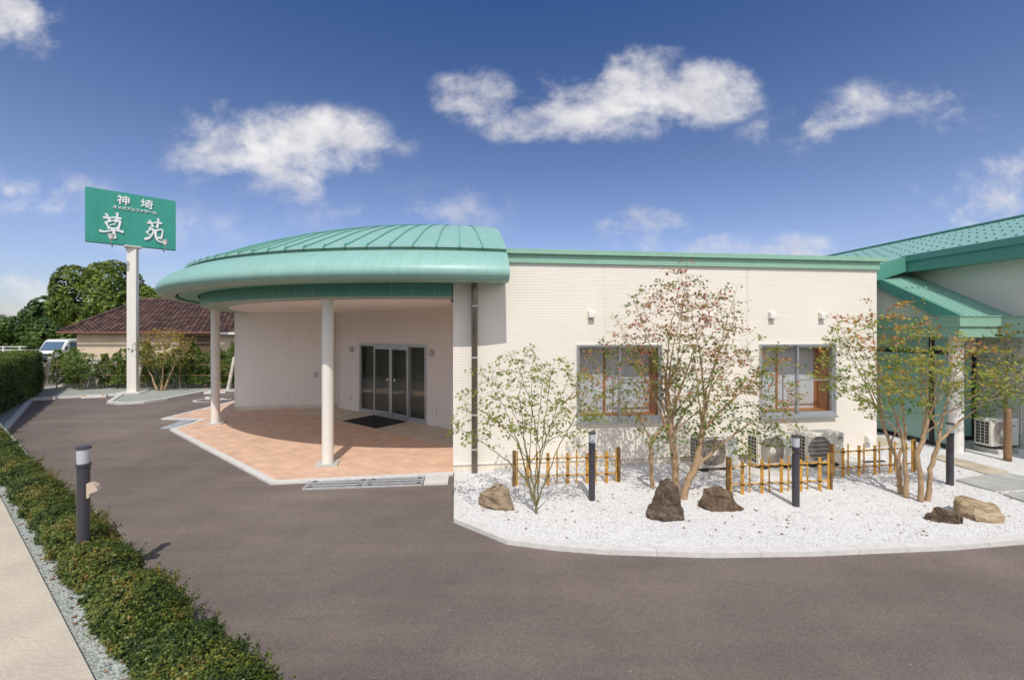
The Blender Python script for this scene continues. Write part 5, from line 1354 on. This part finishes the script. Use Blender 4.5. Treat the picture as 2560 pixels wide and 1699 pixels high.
for pts, w in (([(440, 655), (540, 668), (650, 662), (760, 690)], 46), ([(482, 592), (520, 640), (555, 735)], 44), ([(692, 585), (694, 650), (660, 745)], 48),
               ([(475, 752), (560, 728), (680, 716), (742, 742)], 40), ([(484, 755), (510, 810), (545, 868)], 46), ([(742, 740), (735, 810), (700, 880)], 54),
               ([(555, 805), (600, 795), (655, 785)], 26), ([(545, 858), (620, 866), (700, 872)], 34), ([(370, 905), (450, 928), (600, 908), (720, 915), (803, 942)], 44), ([(605, 870), (628, 930), (636, 1045)], 66)):
    brush(mb, pts, w)
sub_to(sg, mb, 'character', M['signwhite'], panel)
mb = MB()
for pts, w in (([(1285, 780), (1380, 788), (1480, 778), (1575, 800)], 40), ([(1328, 735), (1360, 780), (1395, 855)], 42), ([(1502, 715), (1510, 770), (1480, 872)], 45),
               ([(1345, 858), (1320, 920), (1265, 962)], 36), ([(1345, 898), (1408, 912), (1390, 985), (1330, 1055), (1238, 1085)], 46), ([(1288, 985), (1335, 1003)], 28),
               ([(1432, 940), (1500, 922), (1570, 915), (1594, 940), (1588, 1015), (1555, 1080), (1500, 1058)], 40), ([(1448, 955), (1455, 1040), (1490, 1115), (1560, 1150), (1625, 1148), (1660, 1118)], 46)):
    brush(mb, pts, w)
sub_to(sg, mb, 'character', M['signwhite'], panel)
def text_mesh(txt, px, py, size, bold):
    cu = bpy.data.curves.new('txt', 'FONT'); cu.body = txt; cu.size = size; cu.extrude = .02; cu.offset = bold; cu.align_x = 'CENTER'; cu.align_y = 'CENTER'
    ob = bpy.data.objects.new('txt', cu); C.objects.link(ob); bpy.context.view_layer.update()
    me = bpy.data.meshes.new_from_object(ob.evaluated_get(bpy.context.evaluated_depsgraph_get())); bpy.data.objects.remove(ob)
    u_, v_ = uv(px, py); me.transform(Matrix.Translation(-Vector((SX, SY, 0))) @ SM @ Matrix.Translation((u_, -TH-.012, v_)) @ Matrix.Rotation(PI/2, 4, 'X'))
    me.name = 'character'; k = link_mesh('character', me, M['signwhite'], panel, False)
text_mesh('神', 815, 352, .40, .005); text_mesh('埼', 1272, 440, .40, .005)
for i, ch in enumerate('オメガアルファザール'):
    text_mesh(ch, 650+(1430-650)*i/9, 467+(597-467)*i/9, .15, .0018)
for side in (-1, 1):
    for x in (-.62, .98):
        arm = MB(); arm.tube([SM @ Vector((x, side*.10, S0+.0)), SM @ Vector((x, side*.30, S0-.06)), SM @ Vector((x, side*.62, S0-.02)), SM @ Vector((x, side*.66, S0+.10))], .015, 8)
        a = sub_to(sg, arm, 'lamp_arm', M['lamp'], None, True)
        hd = MB().lathe([(.045, 0), (.065, .04), (.07, .12), (.10, .16), (.115, .19), (.10, .20)], 16, M4=SM @ Matrix.Translation((x, side*.66, S0+.08)) @ Matrix.Rotation(side*.35, 4, 'X'))
        sub_to(sg, hd, 'lamp_head', M['lamp'], a, True, 40)

# ------------------------------------------------ old house with a tiled roof
def tile_roof_mat():
    m = bpy.data.materials.new('brown_roof_tiles'); m.use_nodes = True
    nt = m.node_tree; b = nt.nodes['Principled BSDF']; N = nt.nodes.new; L = nt.links.new
    geo = N('ShaderNodeNewGeometry'); r = N('ShaderNodeValToRGB'); L(geo.outputs['Random Per Island'], r.inputs[0])
    e = r.color_ramp.elements; e[0].color = (.055, .03, .024, 1); e[1].color = (.15, .085, .066, 1); k = e.new(.5); k.color = (.09, .05, .039, 1)
    L(r.outputs[0], b.inputs['Base Color']); b.inputs['Roughness'].default_value = .6
    return m
M['tile_roof'] = tile_roof_mat()
h = empty('old_house', (-18, 24, 0), 'old cream house with brown tiled roof behind the shrub row', 'house')
EZ, RZh = 2.48, 4.45
YE, YR = 21.6, 26.4
MB().box(-22.8, -6, 22.0, 30.6, -.03, 2.57).build('wall', M['stucco'], h)
mb = MB(); slope = (RZh-EZ)/(YR-YE)
nr = 17; nc = 62; x0, x1 = -23.2, -6.0
for side in (1, -1):
    for i in range(nr):
        for j in range(nc):
            if side < 0 and i % 2: continue
            xa = x0+(x1-x0)*(j+(.5 if i % 2 else 0)*(1 if side > 0 else 0))/nc; xb = xa+(x1-x0)/nc*1.02; xb = min(xb, x1)
            ya, yb = i/nr, (i+1.25)/nr
            def pt(x, f, dz): return (x, YE+(YR-YE)*f if side > 0 else 2*YR-YE-(YR-YE)*f, EZ+(RZh-EZ)*f+dz)
            f1_ = min(yb, 1.0); xm = (xa+xb)/2
            mb.add([pt(xa, ya, .05), pt(xm, ya-.016, .13), pt(xb, ya, .03), pt(xa, f1_, .0), pt(xm, f1_, .035), pt(xb, f1_, .0), pt(xa, ya, 0), pt(xb, ya, 0)], [(0, 1, 4, 3), (1, 2, 5, 4), (6, 7, 2, 1, 0)])
rf = mb.build('roof', M['tile_roof'], h)
mb = MB()
for i in range(40): xx = -23.3+i*.44; mb.lathe([(.10, 0), (.12, .02), (.12, .40), (.10, .42)], 10, M4=Matrix.Translation((xx, YR, RZh+.06)) @ Matrix.Rotation(PI/2, 4, 'Y'))
for i in range(16):
    f = i/16; p = Vector((-23.25, YE+(YR-YE)*f, EZ+(RZh-EZ)*f+.07)); mb.lathe([(.08, 0), (.10, .02), (.095, .32), (.08, .33)], 8, M4=Matrix.Translation(p) @ Matrix.Rotation(-PI/2+math.atan(slope), 4, 'X'))
k = mb.build('ridge_tiles', M['tile_roof'], rf, world=False); k.data.transform(Matrix.Translation(-h.location))
mb = MB(); mb.add([(-22.8, 22.0, 2.4), (-22.8, 30.6, 2.4), (-22.8, YR, RZh-.05)], [(0, 2, 1)]); mb.build('gable', M['stucco'], h)
MB().tube([(-23.35, 21.52, EZ-.02), (-15.4, 21.52, EZ-.03)], .05, 8).build('gutter', mat('rusty_brown_gutter', (.22, .10, .07), .6), h)
MB().box(-15.3, -6, 21.5, 21.56, EZ-.12, EZ).build('eave_board', M['white'], h)
wn = MB().box(-13.55, -11.3, 21.96, 21.995, 1.35, 2.25).build('window', M['dark'], h)
mb = MB()
for i in range(7): mb.box(-13.55+i*.375-.02, -13.55+i*.375+.02, 21.93, 21.958, 1.35, 2.25)
for z in (1.35, 1.8, 2.25): mb.box(-13.6, -11.25, 21.935, 21.957, z-.02, z+.02)
k = mb.build('window_bars', M['white'], wn, world=False); k.data.transform(Matrix.Translation(-h.location))
MB().box(-17.4, -15.8, 21.97, 21.996, 1.3, 2.3).build('shutter', mat('brown_shutter', (.14, .085, .05), .7), h)

# ------------------------------------------------ van, white rail, far trees
vn = empty('white_van', (-36.2, 32.8, 0), 'white van parked beside the old house', 'van')
VA = math.radians(-132+90)
VM = Matrix.Translation((-36.2, 32.8, 0)) @ Matrix.Rotation(math.radians(6), 4, 'Z')   # local -y is the front
bm = bmesh.new(); prof = [(0, .32), (-.02, .75), (.10, .98), (.62, 1.78), (.9, 1.90), (4.3, 1.92), (4.5, 1.75), (4.5, .32)]
a = [bm.verts.new((-.86, y, z)) for y, z in prof]; c_ = [bm.verts.new((.86, y, z)) for y, z in prof]
bm.faces.new(a[::-1]); bm.faces.new(c_)
for i in range(len(prof)): j = (i+1) % len(prof); bm.faces.new((a[i], a[j], c_[j], c_[i]))
bmesh.ops.recalc_face_normals(bm, faces=bm.faces[:]); bmesh.ops.bevel(bm, geom=bm.edges[:], offset=.06, segments=3, affect='EDGES')
sub_to(vn, MB().bm(bm, VM), 'body', M['vanwhite'], None, True, 30)
ws = [(-.74, .14, 1.04), (.74, .14, 1.04), (.68, .56, 1.70), (-.68, .56, 1.70)]
mb = MB().add([VM @ Vector((x, y-.035, z+.015)) for x, y, z in ws]+[VM @ Vector((x, y+.02, z)) for x, y, z in ws], [(0, 1, 2, 3), (7, 6, 5, 4), (0, 4, 5, 1), (1, 5, 6, 2), (2, 6, 7, 3), (3, 7, 4, 0)]); sub_to(vn, mb, 'windscreen', M['vanglass'])
for s in (-1, 1):
    sub_to(vn, MB().box(s*.862-.004, s*.862+.004, .75, 4.1, 1.1, 1.68, VM), 'side_window', M['vanglass'])
    sub_to(vn, MB().bbox(s*.62-.14, s*.62+.14, -.05, .03, .70, .84, .02, 2, VM), 'headlight', M['lens'])
    sub_to(vn, MB().bbox(s*.98-.08, s*.98+.08, .30, .38, 1.10, 1.34, .02, 2, VM), 'mirror', M['black'])
    for y in (.8, 3.6):
        wm = VM @ Matrix.Translation((s*.78, y, .32)) @ Matrix.Rotation(PI/2, 4, 'Y')
        sub_to(vn, MB().lathe([(.18, -.09), (.31, -.09), (.32, -.05), (.32, .05), (.31, .09), (.18, .09)], 24, M4=wm), 'wheel', M['rubber'], None, True, 40)
sub_to(vn, MB().bbox(-.86, .86, -.10, .08, .30, .58, .03, 2, VM), 'bumper', mat('dark_bumper', (.03, .04, .07), .5))
sub_to(vn, MB().bbox(-.45, .45, -.045, .02, .62, .78, .01, 1, VM), 'grille', M['black'])
gr = empty('white_guard_rail', (-55, 44, 0), 'white guard rail along the far road behind the tall hedge', 'guard rail')
pa, pb = Vector((-60, 40.5)), Vector((-37, 39.6))
for z in (.78, 1.06): mb = MB().tube([(pa.x, pa.y, z), (pb.x, pb.y, z)], .045, 8); mb.build('rail', M['vanwhite'], gr)
for i in range(15):
    q = pa.lerp(pb, i/14); MB().tube([(q.x, q.y, 0), (q.x, q.y, 1.15)], .07, 8).build('post', M['vanwhite'], gr)

M['far_leaf'] = leaf_mat('broadleaf_crown', [(.05, (.05, .09, .016)), (.45, (.12, .18, .03)), (.8, (.21, .26, .045)), (1, (.28, .30, .06))], nscale=.55, trans=.25)
M['far_leaf2'] = leaf_mat('dark_wood_leaf', [(.05, (.03, .065, .016)), (.5, (.065, .13, .026)), (.85, (.12, .19, .04)), (1, (.18, .24, .05))], nscale=.5, trans=.25)
def big_tree(label, x, y, h, rx, rz, n, leaf, lm, base=.12, seed=0, lobes=16, name='broadleaf_tree', hole=-.33, group='trees behind the old house'):
    t = empty(name, (x, y, 0), label, 'tree', group); r_ = np.random.default_rng(seed+5)
    cz = h-rz; P = []; O = []
    L = [((0, 0, 0), .72)]
    for k in range(lobes):
        a = r_.uniform(0, 6.28); e = r_.uniform(-.75, 1.0); q = math.sqrt(max(0, 1-e*e*.8)); L.append(((q*math.cos(a)*.66, q*math.sin(a)*.66, e*.68), r_.uniform(.26, .42)))
    c = np.array([l[0] for l in L]); rr = np.array([l[1] for l in L])
    while len(P) < n:
        k = r_.integers(0, len(L)); v = r_.normal(size=3); v /= np.linalg.norm(v)
        p = c[k]+v*rr[k]*r_.uniform(.86, 1.06)
        if (np.linalg.norm(p-c, axis=1) < rr*.82).any(): continue
        w = (p[0]*rx, p[1]*rx, cz+p[2]*rz)
        if w[2] < h*base: continue
        if mnoise.noise(Vector((w[0]*.7+seed*9, w[1]*.7, w[2]*.7))) < hole: continue
        P.append(w); O.append(v)
    V = leaves(np.array(P), leaf, unit(np.array(O)+np.array((0, 0, .25))), asp=.62)
    build_np('crown', V, 4, lm, t)
    mb = MB().tube([(0, 0, -.05), (.1, 0, h*.3), (0, .1, h*.55), (.1, 0, h*.8)], [h*.035, h*.028, h*.02, h*.006], 8)
    for k in range(9):
        a = k*2.4; mb.tube([(.08, 0, h*(.25+.045*k)), (rx*.35*math.cos(a), rx*.35*math.sin(a), h*(.36+.05*k)), (rx*.62*math.cos(a), rx*.62*math.sin(a), h*(.45+.05*k))], [h*.014, h*.009, h*.003], 6)
    mb.build('trunk', M['bark'], t, world=False)
big_tree('big rounded green tree rising over the tiled roof, left of the sign pole', -38.6, 39.5, 9.0, 3.5, 3.9, 15000, .30, M['far_leaf'], seed=1, lobes=26)
big_tree('loose small crowned tree between sign pole and canopy tip', -31.0, 36.5, 6.6, 1.7, 1.6, 2300, .26, M['far_leaf'], seed=2, lobes=12, hole=-.12, base=.3)
big_tree('green tree just right of the sign pole above the ridge', -34.4, 38.5, 6.6, 2.5, 2.7, 4200, .32, M['far_leaf'], seed=3)
big_tree('dark rounded tree at the top of the left hump of wood', -47.5, 44.5, 6.0, 4.0, 3.0, 7000, .34, M['far_leaf2'], seed=4)
big_tree('dark green tree joining the left hump and the big tree', -42.0, 42.5, 5.0, 3.3, 2.6, 5000, .34, M['far_leaf'], seed=5)
big_tree('dark low tree at the left edge behind the guard rail', -58.5, 47.5, 5.2, 4.3, 2.9, 6500, .36, M['far_leaf2'], seed=6)
big_tree('dark tree second from the left edge behind the guard rail', -53.0, 46.5, 5.1, 3.7, 2.8, 5500, .36, M['far_leaf2'], seed=7)
big_tree('dark leafy tree behind the white van', -45.5, 42.3, 3.9, 3.2, 2.2, 4500, .34, M['far_leaf2'], seed=8, base=.05)
for i in range(9):
    x = -66-3*math.sin(i*1.7); y = 34-i*7.0
    big_tree('tree of the roadside wood left of the lot', x, y, 7+1.5*math.sin(i*2.3), 4.4, 3.6, 1500, .6, M['far_leaf2'], seed=20+i, base=.05, group='roadside wood left of the lot')
# wood across the road behind the viewpoint: mirrored in the panes, kept as one mass
def back_wood():
    P = []; O = []
    while len(P) < 9000:
        x = rng.uniform(-60, 60); y = -34+rng.normal(0, 1.2)+3*mnoise.noise(Vector((x*.15, 0, 0))); hh = 6.5+2.5*mnoise.noise(Vector((x*.2, 3, 1)))
        P.append((x, y, hh*rng.uniform(.0, 1)+rng.normal(0, .3))); O.append((0, 1, .4))
    o = build_np('far_wood', leaves(np.array(P), 1.1, unit(np.array(O, float)), asp=.8), 4, M['far_leaf2'])
    tag(o, 'far wood across the road mirrored in the glass', 'wood', kind='stuff')
back_wood()
